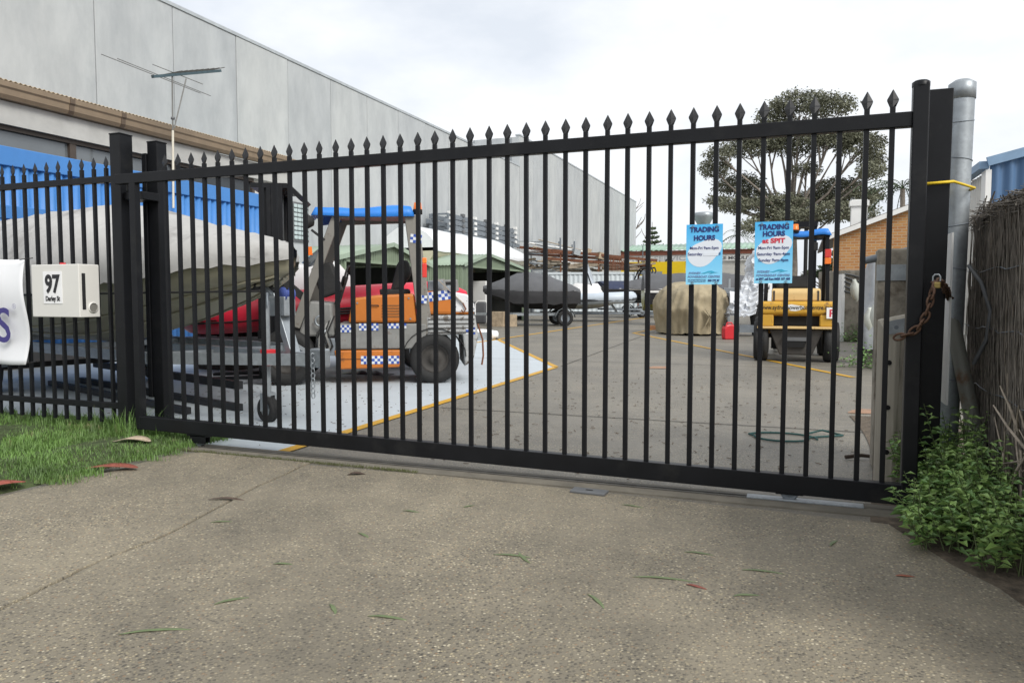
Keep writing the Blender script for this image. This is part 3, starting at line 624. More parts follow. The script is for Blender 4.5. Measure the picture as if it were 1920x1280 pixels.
curl_leaf('twig_leaf', 'small dead red leaf on the driveway near the weeds', g_(1305, 1108), .08, .018, -.3, (.22, .06, .04), .02, .3)
curl_leaf('twig_leaf', 'small rust-coloured leaf beside the weeds', g_(1697, 1088), .07, .02, .2, (.28, .09, .05), .02, .3)
for px, py, L, rz in ((960, 1050, .16, .1), (985, 1052, .14, 2.2), (1245, 1095, .24, .1), (435, 1135, .12, .9), (290, 1195, .22, .5), (1115, 1135, .13, -.9), (725, 1168, .14, .1), (770, 965, .09, 0), (1185, 955, .12, -.2), (622, 1150, .09, -.8), (415, 985, .10, .5), (1565, 1025, .10, 1.2), (680, 1010, .09, -.5), (1430, 1080, .16, .05), (1310, 1045, .12, .0), (1400, 1125, .10, .4), (530, 1065, .08, .3), (880, 955, .07, 1.0)):
    curl_leaf('gum_leaf', 'thin green gum leaf fallen on the driveway', g_(px, py), L, .016, rz, (.13, .17, .075), .02, .35)['group'] = 'fallen gum leaves'
plt = thing('access_lid', 'small grey plastic lid lying in the driveway edge', 'lid', (-1.07, 3.965, .016), -.05)
MB().box(-.10, .10, -.045, .045, .0, .014).build('plate', M_grey, plt, bevel=.004); MB().box(-.02, .02, -.006, .006, .014, .016).build('slot', M_blackm, plt)
for i, (px, py, rz) in enumerate(((1233, 690, .2), (1625, 773, .1))):
    t = thing('bark_strips', ('heap of pale bark strips on the yard before the tan cover', 'scatter of pale bark strips near the gate end')[i], 'bark', (*g_(px, py), 0), rz)
    for k in range(7): MB().bar((-.18 + .02 * k, -.10 + .035 * k, .01 + .004 * (k % 3)), (.16 + rng.uniform(-.05, .05), -.12 + .04 * k + rng.uniform(-.05, .05), .012 + .006 * (k % 2)), .022, .008).build('strip', pm('pale_bark', (.42, .27, .19), .85), t)
tag(MB().tube([(.20 * math.cos(a) * (1.3 if a < 3 else 1), .20 * math.sin(a) * (1 - .1 * a / 3), .012) for a in (k * .35 for k in range(20))] + [(.45, .25, .012), (.3, .33, .03), (.2, .25, .012)], .008, 6).build('rope', pm('green_rope', (.02, .075, .07), .8)), 'dark green rope loop lying on the yard behind the gate', 'rope').location = (*g_(1465, 822), 0)
tag(MB().tube([(0, 0, .02), (.1, .05, .03), (.22, .07, .02), (.36, .16, .03)], [.014, .013, .010, .006], 6).build('stick', pm('dark_bark', (.05, .035, .025), .9)), 'dark stick on the ground by the gate end', 'stick').location = (*g_(1585, 862), 0)
lit = MB()
for k in range(500):
    x = rng.uniform(-3.3, .6); y = rng.uniform(4.4, 11); a = rng.uniform(0, 6.28); L = rng.uniform(.008, .045)
    lit.bar((x, y, .006), (x + L * math.cos(a), y + L * math.sin(a), .009), .006, .003)
for k in range(350):
    x = rng.uniform(-7, -3.5); y = rng.uniform(4.4, 9); a = rng.uniform(0, 6.28); L = rng.uniform(.008, .04)
    lit.bar((x, y, .010), (x + L * math.cos(a), y + L * math.sin(a), .012), .005, .003)
tag(lit.build('leaf_litter', pm('dead_litter', (.10, .07, .045), .9, var=.5)), 'fine dead twigs and leaf bits scattered over the yard', 'litter', kind='stuff')

# ================================================================ BOATS
def loft(secs, b=None, smooth=True):
    """secs: list of stations, each a list of points (same count)"""
    b = b or MB(); k = len(secs[0])
    b.add([p for s in secs for p in s], [(i * k + j, (i + 1) * k + j, (i + 1) * k + j + 1, i * k + j + 1) for i in range(len(secs) - 1) for j in range(k - 1)], smooth); return b
def hull_secs(L, B, keel, chine, gun, rake=.9, n=16):
    """bow tip at x=0, stern at x=-L; half sections mirrored"""
    out = []
    for i in range(n + 1):
        t = i / n; u = 1 - t                         # t 0 at bow
        f = min(1, (t / .55)) if t < .55 else 1; wb_ = math.sin(f * math.pi / 2) ** .75
        kz = keel + (gun * .93 - keel) * max(0, 1 - t / .56) ** 1.55
        cz = chine + (gun * .95 - chine) * max(0, 1 - t / .64) ** 1.3
        x = -t * L; xk = x - 0 * rake
        hb = B / 2 * wb_; hc = hb * (.82 if t > .05 else .5)
        gz_ = gun + .10 * u ** 2 * (gun - keel) * .6
        out.append([(x, -hb, gz_), (x, -hb * .97, (gz_ + cz) / 2 + .02), (x, -hc, cz), (xk, 0, kz), (x, hc, cz), (x, hb * .97, (gz_ + cz) / 2 + .02), (x, hb, gz_)])
    return out
def endcap(row): return MB().add(row, [tuple(range(len(row)))])
def crease(p, f, a):
    return a * (1 - 2 * abs(mnoise.noise(Vector(p) * f))) + a * .5 * (1 - 2 * abs(mnoise.noise(Vector(p) * f * 2.3 + Vector((7, 3, 1)))))
def cover_secs(secs, crown, skirt0, seed=0, bulge=.03, bowup=.02):
    out = []; n = len(secs) - 1
    for i, s in enumerate(secs):
        t = i / n; (x, yl, z), (_, yr, _) = s[0], s[-1]; row = []
        cz = crown(t); skirt = skirt0 * (.15 + .85 * min(1, t / .3))
        for j in range(17):
            q = j / 16
            if q < .14: y = yl - bulge; zz = z - skirt * (1 - q / .14)
            elif q > .86: y = yr + bulge; zz = z - skirt * ((q - .86) / .14)
            else:
                w = (q - .14) / .72; y = (yl - bulge) + (yr - yl + 2 * bulge) * w; zz = z + .02 + cz * math.sin(w * math.pi) ** .6
            zz += .016 * math.sin(i * 2.3 + j * 1.9 + seed) + .01 * math.sin(i * 5.1 - j * 3 + seed); y += .012 * math.sin(i * 3.1 + j + seed)
            zz += crease((x, y * .7 + seed, zz), 1.7, .030 if 0 < i < n else 0)
            row.append((x + (.04 if t == 0 else 0), y, zz))
        out.append(row)
    return out
def trailer(t, L, w, wheels_x, z=.5, draw=1.2, mat=M_galv, r=.30, guard=True):
    for s in (-1, 1): MB().bar((-L, s * w * .45, z), (-1.0, s * w * .45, z), .06, .10).build('side_rail', mat, t); MB().bar((-1.0, s * w * .45, z), (draw - .3, 0, z), .06, .10).build('drawbar', mat, t)
    for k in range(3): x = -L + .2 + k * (L - 1.4) / 2; MB().bar((x, -w * .45, z), (x, w * .45, z), .06, .06).build('cross_member', mat, t)
    for wx in wheels_x:
        for s in (-1, 1):
            wheel(t, (wx, s * (w / 2 + .12), r), r, .18)
            if guard: MB().grid(lambda u, v, s=s: (wx + (r + .08) * math.cos(math.pi * (.02 + u * .96)), s * (w / 2 + .02 + v * .22), r + (r + .08) * math.sin(math.pi * (.02 + u * .96))), 10, 1).build('mudguard', mat, t, solid=.008)
        MB().bar((wx, -w / 2, r), (wx, w / 2, r), .06).build('axle', M_blackm, t)

# ---- large covered boat on its trailer (left)
bow = atY(545, 490, 5.42); ang = math.atan2(-.28, .96)      # bow points to +x and slightly towards the gate
bt = thing('covered_boat', 'large olive-hulled boat under a pale grey fabric cover on a trailer', 'boat', (bow.x, bow.y, 0), ang)
M_olive = pm('olive_beige_hull', lin((163, 158, 136)), .4, var=.05, scale=2)
M_cover = pm('pale_grey_canvas', lin((172, 171, 168)), .8, var=.10, scale=2.2, bump=.25, bscale=14, spots=lin((118, 115, 112)), spot_scale=1.6, spot_amt=.56, spot_w=.2)
hs = hull_secs(6.0, 2.4, .58, .86, 1.40, n=44); loft(hs).build('hull', M_olive, bt)
for zf in (.33, .66):
    for s in (0, 6):
        pts = []
        for sec in hs[1:]:
            a = Vector(sec[2] if s == 0 else sec[4]); k = Vector(sec[3]); p = a.lerp(k, zf); p.z -= .012; pts.append(p)
        MB().tube(pts, .014, 5).build('strake', M_olive, bt)
loft(cover_secs(hs, lambda t: .08 + .56 * min(1, t / .46) ** 1.1, .30, 1)).build('cover', M_cover, bt)
MB().tube([Vector(s[0]) + Vector((0, -.035, -.30)) for s in hs[1:]], .010, 5).build('cover_rope', M_blackm, bt)
trailer_t = thing('boat_trailer', 'galvanised trailer with winch post and jockey wheel under the olive boat', 'trailer', (bow.x, bow.y, 0), ang)
trailer(trailer_t, 5.6, 1.7, (-4.3,), .56, .55)
MB().bar((-2.2, 0, .56), (.32, 0, .56), .09, .12).build('centre_beam', M_galv, trailer_t, bevel=.005)
MB().box(.30, .46, -.05, .05, .50, .66).build('coupling', M_galv, trailer_t, bevel=.015)
wp = MB().bar((.02, 0, .60), (-.22, 0, 1.12), .10, .07).build('winch_post', M_galv, trailer_t, bevel=.005)
MB().box(-.30, -.02, -.06, .06, .93, 1.10).build('winch_frame', M_galv, wp, bevel=.008)
MB().lathe([(0, -.045), (.065, -.045), (.065, -.04), (.04, -.038), (.04, .038), (.065, .04), (.065, .045), (0, .045)], 18, Matrix.Translation((-.06, 0, 1.12)) @ Matrix.Rotation(math.pi / 2, 4, 'X')).build('winch_drum', pm('blue_strap', (.05, .08, .28), .6), wp)
MB().bar((-.24, 0, 1.08), (-.42, 0, 1.20), .04, .04).build('roller_arm', M_galvd, wp)
for s_ in (-1, 1): MB().lathe([(0, -.04), (.05, -.035), (.06, 0), (.05, .035), (0, .04)], 14, Matrix.Translation((-.43, s_ * .07, 1.20)) @ Matrix.Rotation(math.pi / 2, 4, 'X')).build('bow_roller', M_blackm, wp)
# jockey wheel
jl = Vector((-.14, -.16, 0))
jk = MB().tube([jl + Vector((0, 0, .20)), jl + Vector((0, 0, 1.06))], .030, 14).build('jockey_stand', M_galv, trailer_t)
MB().tube([jl + Vector((0, 0, 1.0)), jl + Vector((0, 0, 1.10)), jl + Vector((.05, -.02, 1.13)), jl + Vector((.05, -.02, 1.02))], .010, 8).build('crank', M_galvd, jk)
MB().box(jl.x - .045, jl.x + .045, jl.y - .04, jl.y + .06, .50, .64).build('clamp', M_red, jk, bevel=.006)
for s_ in (-1, 1): MB().box(jl.x - .03, jl.x + .03, jl.y + s_ * .055 - .004, jl.y + s_ * .055 + .004, .10, .25).build('fork_plate', M_galv, jk)
MB().box(jl.x - .03, jl.x + .03, jl.y - .058, jl.y + .058, .235, .26).build('fork_top', M_galv, jk)
wheel(jk, (jl.x, jl.y, .115), .115, .085, hub=M_galv)
for k in range(9): MB().tube([(.36 + .014 * math.cos(a) * (1 if k % 2 else .4), -.06 + .014 * math.cos(a) * (.4 if k % 2 else 1), .60 - k * .042 + .024 * math.sin(a)) for a in (j * math.pi / 5 for j in range(10))], .005, 5, closed=True).build('safety_chain_link', M_galv, trailer_t)
# tyre lying flat beyond the drawbar, steel lengths on the ground
ty = thing('loose_tyre', 'big worn black tyre lying flat beyond the trailer drawbar', 'tyre', (*G(437, 690)[:2], .0))
ty.location.z = 0
MB().lathe([(.24, .30), (.30, .26), (.44, .28), (.50, .34), (.51, .42), (.51, .50), (.49, .58), (.42, .63), (.30, .64), (.24, .60), (.24, .30)], 30).build('carcass', M_blackm, ty)
for k in range(30):
    a = 2 * math.pi * k / 30; MB().box(-.012, .014, -.035, .035, .36, .56, Matrix.Rotation(a, 4, 'Z') @ Matrix.Translation((.51, 0, 0))).build('tread_block', M_blackm, ty)
MB().box(-.35, .35, -.35, .35, 0, .27).build('crate_under', pm('dark_crate', (.05, .04, .03), .8), ty, bevel=.01)
for k, (x0, y0, x1, y1, z) in enumerate(((-8.6, 6.5, -5.3, 5.35, .04), (-8.6, 6.9, -5.0, 5.7, .035), (-8.8, 7.3, -5.3, 6.05, .20))):
    tag(MB().bar((x0, y0, z), (x1, y1, z), .07, .06 + .01 * k).build('steel_beam', pm('dark_steel', (.025, .026, .028), .5, .3)), ('dark steel beam lowest under the olive boat', 'dark steel beam on the floor nearest the fence', 'dark steel beam stacked highest under the olive boat')[k], 'beam')

# ---- red inflatable behind the forklift
def rib(name, label, loc, rz, L, B, tube_r, z, tube_mat, band_mat, hull_mat, bowlift=.35):
    t = thing(name, label, 'inflatable boat', loc, rz)
    def path(s):
        pts = []
        for k in range(13):
            u = k / 12; x = -L + u * L * .72; pts.append(Vector((x, s * B / 2, z + bowlift * max(0, u - .4) ** 1.6)))
        for k in range(1, 8):
            a = k / 7 * math.pi / 2; pts.append(Vector((-L * .28 + L * .28 * math.sin(a), s * B / 2 * math.cos(a), z + bowlift * (.6 ** 1.6 + .4 * k / 7))))
        return pts
    full = path(1) + path(-1)[::-1][1:]
    n = len(full); rr = [tube_r * (.35 if i in (0, n - 1) else .8 if i in (1, n - 2) else 1) for i in range(n)]
    tb = MB().tube(full, rr, 14).build('tube', tube_mat, t)
    for dz in (-.035, .0, .035):
        pts = [];
        for i, p in enumerate(full):
            c = Vector((p.x + L * .4, p.y, 0)); c = Vector((max(0, c.x), c.y, 0)).normalized() if c.length > .01 else Vector((0, 1, 0))
            pts.append(p + c * tube_r * .99 + Vector((0, 0, dz - tube_r * .25)))
        MB().tube(pts, .014, 5).build('rub_strake', band_mat, tb)
    secs = []
    for i in range(11):
        u = i / 10; x = -L * .05 - u * L * .93; hb = B / 2 * min(1, .12 + 1.5 * u); kz = z - .42 + .45 * max(0, 1 - u / .45) ** 2; zz = z + bowlift * max(0, 1 - u - .35) * .9
        secs.append([(x, -hb, zz - .05), (x, -hb * .7, (zz + kz) / 2 - .08), (x, 0, kz), (x, hb * .7, (zz + kz) / 2 - .08), (x, hb, zz - .05)])
    loft(secs).build('hull', hull_mat, t)
    loft([[(s[0][0], s[0][1], z - .1), (s[-1][0], s[-1][1], z - .1)] for s in secs[2:]]).build('deck', M_grey, t)
    return t
M_redt = pm('red_hypalon', lin((205, 38, 62)), .45, var=.08, scale=3)
rp_ = atD(378, 610, 10.7); rs_ = atD(830, 610, 12.3)
rr_ = rib('red_inflatable', 'red inflatable boat with white console behind the orange forklift', (rp_.x, rp_.y, 0), math.atan2(rp_.y - rs_.y, rp_.x - rs_.x), 3.8, 1.7, .27, .84, M_redt, M_blackm, pm('dark_hull', (.10, .02, .025), .4), 0.0)
rr_.rotation_euler.y = R(4)
M_wind = pm('smoked_screen', (.05, .06, .07), .08, var=.1, alpha=.75)
b = MB(); loft([[(x, -w, .9), (x + .0, -w, zt), (x, 0, zt + .08), (x, w, zt), (x, w, .9)] for x, w, zt in ((-1.25, .10, 1.25), (-1.4, .40, 1.42), (-2.0, .44, 1.44), (-2.2, .40, 1.2))], b); b.build('console', M_gel, rr_)
MB().grid(lambda u, v: (-1.42 - .45 * v - .25 * abs(u - .5), (u - .5) * .80 * (1 - .12 * v), 1.42 + .34 * v), 8, 4).build('windscreen', M_wind, rr_, solid=.008)
MB().box(-1.62, -1.55, .28, .40, 1.60, 1.72).build('orange_light', M_orange, rr_)
text('hull_number', '6', .16, M_grey, rr_, (-1.62, .455, 1.18), rz=math.pi)
trailer(thing('inflatable_trailer', 'trailer carrying the red inflatable boat', 'trailer', (rp_.x, rp_.y, 0), rr_.rotation_euler.z), 4.2, 1.3, (-3.0,), .48, .5)

# ================================================================ ORANGE FORKLIFT
FA = math.atan2(-.479, -.878)
fk = thing('forklift', 'orange forklift with a blue tarpaulin roof and blue checker tape', 'forklift', (-5.27, 8.54, 0), FA)
M_dark_or = pm('dark_orange', (.20, .08, .02), .6)
M_hub = pm('oily_hub', (.04, .036, .032), .7, var=.3)
M_or = pm('forklift_orange', lin((182, 106, 36)), .45, var=.08, scale=3, spots=(.10, .055, .03), spot_scale=5, spot_amt=.57, spot_w=.12)
M_fgrey = pm('scuffed_grey_paint', (.20, .20, .19), .6, var=.2, scale=6, spots=(.10, .06, .04), spot_scale=6, spot_amt=.6)
M_silver = pm('chipped_white_paint', (.36, .37, .37), .6, var=.2, scale=6, spots=(.10, .085, .07), spot_scale=7, spot_amt=.52, spot_w=.06)
M_pil = pm('taupe_pillar_paint', (.18, .17, .15), .55, var=.12, spots=(.07, .03, .015), spot_scale=7, spot_amt=.62)
for s_ in (-1, 1):
    wheel(fk, (-.80, s_ * .46, .315), .315, .22, hub=M_hub, name='rear_wheel'); wheel(fk, (1.02, s_ * .46, .35), .35, .26, hub=M_hub, name='front_wheel')
sec = lambda pts, y0, y1, nm, mat, bv=.02: MB().prism(pts, -y1, -y0, Matrix.Rotation(math.pi / 2, 4, 'X')).build(nm, mat, fk, bevel=bv)
sec([(.42, .44), (.42, .76), (-.70, .76), (-.70, .60), (-.52, .44)], -.50, .50, 'chassis', M_fgrey)
sec([(.40, .19), (.45, .43), (-.38, .43), (-.36, .21)], -.52, .52, 'step_panel', M_or)
sec([(.28, .77), (.22, 1.08), (-.10, 1.12), (-.55, 1.14), (-.58, .77)], -.46, .46, 'engine_cover', M_or, .03)
sec([(-.70, .87), (-.68, 1.17), (-.98, 1.17), (-1.22, 1.12), (-1.30, 1.0), (-1.32, .87)], -.48, .48, 'rear_hood', M_or, .04)
sec([(-.96, 1.178), (-1.225, 1.128), (-1.31, 1.005), (-1.33, .90), (-1.05, .90)], -.485, .485, 'peeling_hood_end', pm('peeling_white_paint', (.66, .67, .68), .5, var=.05, spots=(.10, .11, .14), spot_scale=11, spot_amt=.60, spot_w=.04), .02)
sec([(-.70, .60), (-.70, .865), (-1.32, .865), (-1.36, .60), (-1.30, .30), (-1.18, .20), (-1.16, .62)], -.50, .50, 'counterweight', M_silver, .03)
for s_ in (-1, 1):
    MB().grid(lambda u, v, s_=s_: (-.80 + .40 * math.cos(math.pi * u), s_ * (.32 + .2 * v), .34 + .36 * math.sin(math.pi * u)), 12, 1).build('wheel_arch', M_blackm, fk, solid=.01)
    MB().bar((-.52, s_ * .44, 2.12), (-.70, s_ * .46, .62), .07, .17, (1, 0, 0)).build('rear_pillar', M_pil, fk, bevel=.01)
    MB().bar((.40, s_ * .44, 2.10), (.92, s_ * .46, .72), .05, .11, (1, 0, 0)).build('front_pillar', M_pil, fk, bevel=.01)
    MB().bar((.42, s_ * .44, 2.10), (-.54, s_ * .44, 2.14), .06, .06).build('roof_rail', M_fgrey, fk)
def roof(u, v):
    x = -.56 + 1.26 * u; y = (v - .5) * 1.04; e = max(abs(u - .5), abs(v - .5)) * 2
    return (x, y, 2.20 + .05 * math.sin(u * 7 + 1) * (1 - e) + .03 * math.sin(v * 9 + u * 4) - (.11 if e > .93 else .0) + .03 * math.sin(u * math.pi))
MB().grid(roof, 28, 20).build('tarpaulin_roof', M_tarpblue, fk, solid=.006)
MB().box(-.50, .42, -.42, .42, 2.125, 2.165).build('roof_frame', M_fgrey, fk)
# seat, steering, levers
sec([(-.12, 1.10), (-.10, 1.20), (-.50, 1.20), (-.50, 1.10)], -.24, .24, 'seat', M_blackm, .03)
sec([(-.36, 1.16), (-.24, 1.16), (-.34, 1.56), (-.48, 1.58), (-.52, 1.40)], -.22, .22, 'seat_back', M_blackm, .05)
MB().bar((.52, 0, .8), (.34, 0, 1.36), .07).build('steering_column', M_blackm, fk)
MB().tube([Vector((.33, 0, 1.38)) + Vector((.07 * math.cos(a) * -.5, .17 * math.sin(a), .15 * math.cos(a) * .8)) for a in (k * math.pi / 9 for k in range(18))], .014, 6, closed=True).build('steering_wheel', M_blackm, fk)
sec([(.90, .60), (.75, 1.05), (.48, 1.02), (.44, .60)], -.45, .45, 'cowl', M_fgrey, .03)
MB().bar((1.05, .36, 1.28), (.50, .36, .80), .09, .09).build('tilt_cylinder', M_blackm, fk)
# mast
for s_ in (-1, 1):
    MB().box(1.06, 1.20, s_ * .36 - .05, s_ * .36 + .05, .08, 2.50).build('mast_rail', M_black, fk, bevel=.006)
    MB().box(1.22, 1.32, s_ * .28 - .045, s_ * .28 + .045, .10, 2.46).build('inner_mast_rail', M_black, fk, bevel=.006)
    MB().tube([(1.14, s_ * .20, .2), (1.14, s_ * .20, 2.35)], .035, 10).build('lift_cylinder', M_blackm, fk)
    MB().tube([(1.26, s_ * .08, .3), (1.26, s_ * .08, 2.40)], .018, 6).build('lift_chain', M_blackm, fk)
    MB().bar((1.38, s_ * .30, .09), (2.10, s_ * .30, .07), .10, .04).build('fork', M_black, fk); MB().box(1.34, 1.39, s_ * .30 - .05, s_ * .30 + .05, .07, .55).build('fork_heel', M_black, fk)
for z in (.35, 1.35, 2.40): MB().box(1.08, 1.20, -.36, .36, z, z + .10).build('mast_crosshead', M_black, fk)
MB().box(1.00, 1.44, -.40, .40, 2.44, 2.50).build('mast_top_plate', M_black, fk)
MB().box(1.33, 1.375, -.46, .46, .30, .42).build('carriage', M_black, fk); MB().box(1.33, 1.375, -.46, .46, .58, .68).build('carriage', M_black, fk)
for x in (-.4, -.13, .13, .4): MB().box(1.335, 1.37, x - .02, x + .02, .68, 1.2).build('load_guard', M_black, fk)
MB().prism([(.98, 2.50), (1.0, 2.44), (.86, 2.30), (.82, 2.34)], -.42, .42, Matrix.Rotation(math.pi / 2, 4, 'X')).build('mast_visor', M_black, fk)
for s_ in (-1, 1): MB().box(1.20, 1.25, s_ * .40 - .012, s_ * .40 + .012, .6, 2.44).build('mast_side_plate', M_black, fk)
text('plate_number', 'B', .16, M_grey, fk, (1.27, .416, 1.60), rz=math.pi)
# lamps
hl = MB().lathe([(0, -.09), (.05, -.08), (.085, -.02), (.09, .02), (.08, .03), (0, .03)], 16, Matrix.Translation((.75, .52, 2.02)) @ Matrix.Rotation(math.pi / 2, 4, 'Y')).build('work_light', M_blackm, fk)
MB().bar((.70, .52, 1.92), (.55, .46, 1.80), .025).build('light_bracket', M_blackm, fk)
bc = MB().lathe([(0, .09), (.045, .085), (.055, 0)], 14, Matrix.Translation((-.60, .40, 2.20))).build('beacon', M_orange, fk); MB().lathe([(.06, .0), (.06, -.06), (0, -.06)], 14, Matrix.Translation((-.60, .40, 2.20))).build('beacon_base', M_blackm, bc)
MB().box(-.71, -.65, .42, .49, 1.34, 1.52).build('tail_light', pm('red_lens', (.6, .04, .03), .3), fk, bevel=.01); MB().box(-.708, -.652, .422, .488, 1.52, 1.59).build('indicator', M_orange, fk, bevel=.01)
# junk on the hood
for k in range(9): MB().box(-.10, .10, -.05, .05, 0, rng.uniform(.06, .16), Matrix.Translation((-.82 - .03 * k, .35 - .08 * k, 1.17)) @ Matrix.Rotation(k * 1.1, 4, 'Z') @ Matrix.Rotation(.3 * math.sin(k), 4, 'X')).build('engine_part', (M_galvd, M_blackm, M_fgrey)[k % 3], fk, bevel=.01)
MB().bar((-.80, .49, 1.36), (-1.16, .50, 1.02), .05, .012).build('strap', pm('tan_strap', (.32, .27, .22), .8), fk)
MB().tube([(-1.16, .505, 1.02), (-1.20, .51, .94), (-1.17, .51, .90), (-1.14, .51, .93)], .010, 6).build('strap_hook', M_rust, fk)
MB().tube([(-1.36, .40, .75), (-1.42, .42, .55), (-1.43, .42, .34), (-1.41, .42, .22)], .012, 6).build('tow_cable', M_rust, fk)
MB().lathe([(0, .04), (.05, .03), (.05, -.02), (.03, -.05), (.06, -.10), (.06, -.16), (0, -.16)], 14, Matrix.Translation((.57, .50, .66))).build('filter_bowl', M_galv, fk)
MB().tube([Vector((.62 + .05 * math.cos(a), .52, .80 + .06 * math.sin(a))) for a in (k * math.pi / 7 for k in range(14))], .012, 6, closed=True).build('filler_ring', M_galv, fk)
for k in range(7): MB().tube([(.44 + .03 * k, .50, .86 - .03 * k), (.52 + .02 * k, .56, .66 - .04 * (k % 3)), (.46 + .035 * k, .55, .48), (.60 - .02 * k, .50, .30 + .03 * k)], .012 + .004 * (k % 2), 6).build('hydraulic_hose', (M_blackm, M_fgrey)[k % 2], fk)
MB().box(.44, .66, .40, .50, .36, .58).build('valve_block', M_galvd, fk, bevel=.01)
MB().box(.35, .62, .10, .36, 1.05, 1.45, Matrix.Rotation(.35, 4, 'Y') @ Matrix.Translation((-.42, 0, .17))).build('dash_box', M_blackm, fk, bevel=.03)
for x_, z_ in ((.20, .82), (-.50, .82), (.16, 1.02), (-.48, 1.08)): MB().tube([(x_, .455, z_), (x_, .472, z_)], .012, 8).build('cover_bolt', M_galvd, fk)
for k in range(5): MB().box(-.40 + .0 * k, -.14, .458, .466, .84 + .035 * k, .855 + .035 * k).build('vent_louvre', M_dark_or, fk)
MB().tube([(.02, .46, .98), (.02, .485, .99), (-.10, .485, .99), (-.10, .46, .98)], .008, 6).build('cover_handle', M_blackm, fk)
MB().box(.41, -.37, .519, .524, .315, .322).build('step_seam', M_blackm, fk)
for k in range(4): MB().box(-1.31, -.72, .499, .507, .64 + .055 * k, .652 + .055 * k).build('counterweight_groove', M_hub, fk)
for s_ in (-1, 1): MB().box(-.42, -.36, s_ * .48 - .02, s_ * .48 + .02, .20, .62).build('mudflap', M_blackm, fk)
# checker tape: small squares proud of the paint
M_ckb = pm('checker_blue', (.03, .075, .32), .5); M_ckw = pm('checker_white', (.58, .60, .62), .5)
def checker(x0, z0, cols, rows, s=.036, tilt=0, y=.505, skip=()):
    bb, bw = MB(), MB(); M = Matrix.Translation((x0, y, z0)) @ Matrix.Rotation(tilt, 4, 'Y')
    for i in range(cols):
        for j in range(rows):
            if (i, j) in skip: continue
            (bb if (i + j) % 2 else bw).box(-(i + 1) * s, -i * s, 0, .003, j * s, (j + 1) * s, M)
    w_ = bw.build('checker_tape', M_ckw, fk); bb.build('checker_tape_blue', M_ckb, w_)
checker(.38, .655, 5, 3, .030); checker(.14, .675, 8, 3, .030); checker(-.16, .70, 9, 2, .032)
checker(.12, .255, 14, 3, .034, y=.523); checker(-.70, 1.03, 8, 3, .040, .12, y=.483); checker(-1.20, .62, 4, 3, .030, y=.503)
checker(-.50, 1.78, 4, 3, .036, -.1, y=.482); checker(-.60, 1.02, 3, 3, .034, -.1, y=.50)
# rags by the wheel
tag(MB().grid(lambda u, v: (*(G(690, 702) + Vector(((u - .5) * .75, (v - .5) * .25, 0)))[:2], .012 + .05 * abs(math.sin(u * 9 + v * 3)) * math.sin(u * math.pi) * math.sin(v * math.pi)), 20, 8).build('plastic_sheet', pm('dark_plastic_sheet', (.03, .03, .035), .25)), 'crumpled dark plastic sheet on the floor under the orange forklift', 'sheet')

# ================================================================ YELLOW FORKLIFT
yk = thing('forklift', 'yellow forklift seen from behind with website lettering and a blue roof', 'forklift', (-.07, 13.75, 0), math.pi / 2 + R(2))
M_yl = pm('forklift_yellow', lin((196, 150, 48)), .5, var=.1, scale=3, spots=(.11, .055, .03), spot_scale=6, spot_amt=.54, spot_w=.12)
M_crm = pm('faded_cream_paint', lin((206, 176, 120)), .55, var=.1, spots=(.2, .12, .06), spot_scale=9, spot_amt=.62)
M_dirty = pm('oily_dark_steel', (.045, .04, .035), .7, var=.3, scale=8)
ysec = lambda pts, y0, y1, nm, mat, bv=.02: MB().prism(pts, -y1, -y0, Matrix.Rotation(math.pi / 2, 4, 'X')).build(nm, mat, yk, bevel=bv)
for s_ in (-1, 1):
    wheel(yk, (-.10, s_ * .56, .345), .345, .24, hub=M_dirty, name='rear_wheel'); wheel(yk, (1.40, s_ * .56, .36), .36, .26, hub=M_dirty, name='front_wheel')
# counterweight in pieces round a slot
ysec([(.30, .62), (.30, 1.02), (-.40, 1.02), (-.44, .98), (-.44, .82), (-.40, .80)], -.60, .60, 'counterweight', M_yl, .03)
for s_ in (-1, 1): ysec([(.30, .60), (.30, .80), (-.42, .80), (-.42, .60)], min(s_ * .36, s_ * .60), max(s_ * .36, s_ * .60), 'counterweight_cheek', M_yl, .02)
ysec([(.1, .62), (.1, .80), (-.30, .80), (-.30, .62)], -.36, .36, 'grille_slot', pm('slot_dark', (.008, .008, .008), .9), .0)
for s_ in (-1, 1): ysec([(-.443, .83), (-.443, .92), (-.40, .92), (-.40, .83)], min(s_ * .10, s_ * .34), max(s_ * .10, s_ * .34), 'moulded_panel', M_yl, .015)
ysec([(.34, .56), (.34, .62), (-.45, .60), (-.45, .56)], -.62, .62, 'bumper_lip', M_crm, .012)
MB().prism([(-.43, .55), (.43, .55), (.26, .12), (-.26, .12)], -.05, .38, YZ(0, 0, 0)).build('drawbar_block', M_dirty, yk, bevel=.02).location = (-.30, 0, 0)
MB().box(-.40, -.345, -.14, .14, .25, .36).build('tow_recess', pm('slot_dark', (.008, .008, .008), .9), yk); MB().box(-.41, -.34, -.20, .20, .36, .42).build('tow_plate', M_grey, yk)
ysec([(.95, .45), (.95, 1.02), (.30, 1.02), (.30, .45)], -.50, .50, 'chassis', M_yl, .02)
ysec([(.30, 1.02), (.28, 1.24), (-.16, 1.24), (-.22, 1.18), (-.22, 1.02)], -.38, .40, 'hood', M_crm, .03)
for yy in (-.34, .36): ysec([(-.225, 1.03), (-.225, 1.20), (-.20, 1.20), (-.20, 1.03)], yy - .015, yy + .015, 'hood_strap', M_dirty, .0)
ysec([(.30, 1.24), (.28, 1.46), (.18, 1.46), (.14, 1.24)], -.28, .32, 'seat_back', M_blackm, .04)
ysec([(.70, 1.2), (.70, 1.3), (.28, 1.3), (.28, 1.2)], -.26, .28, 'seat', M_blackm, .03)
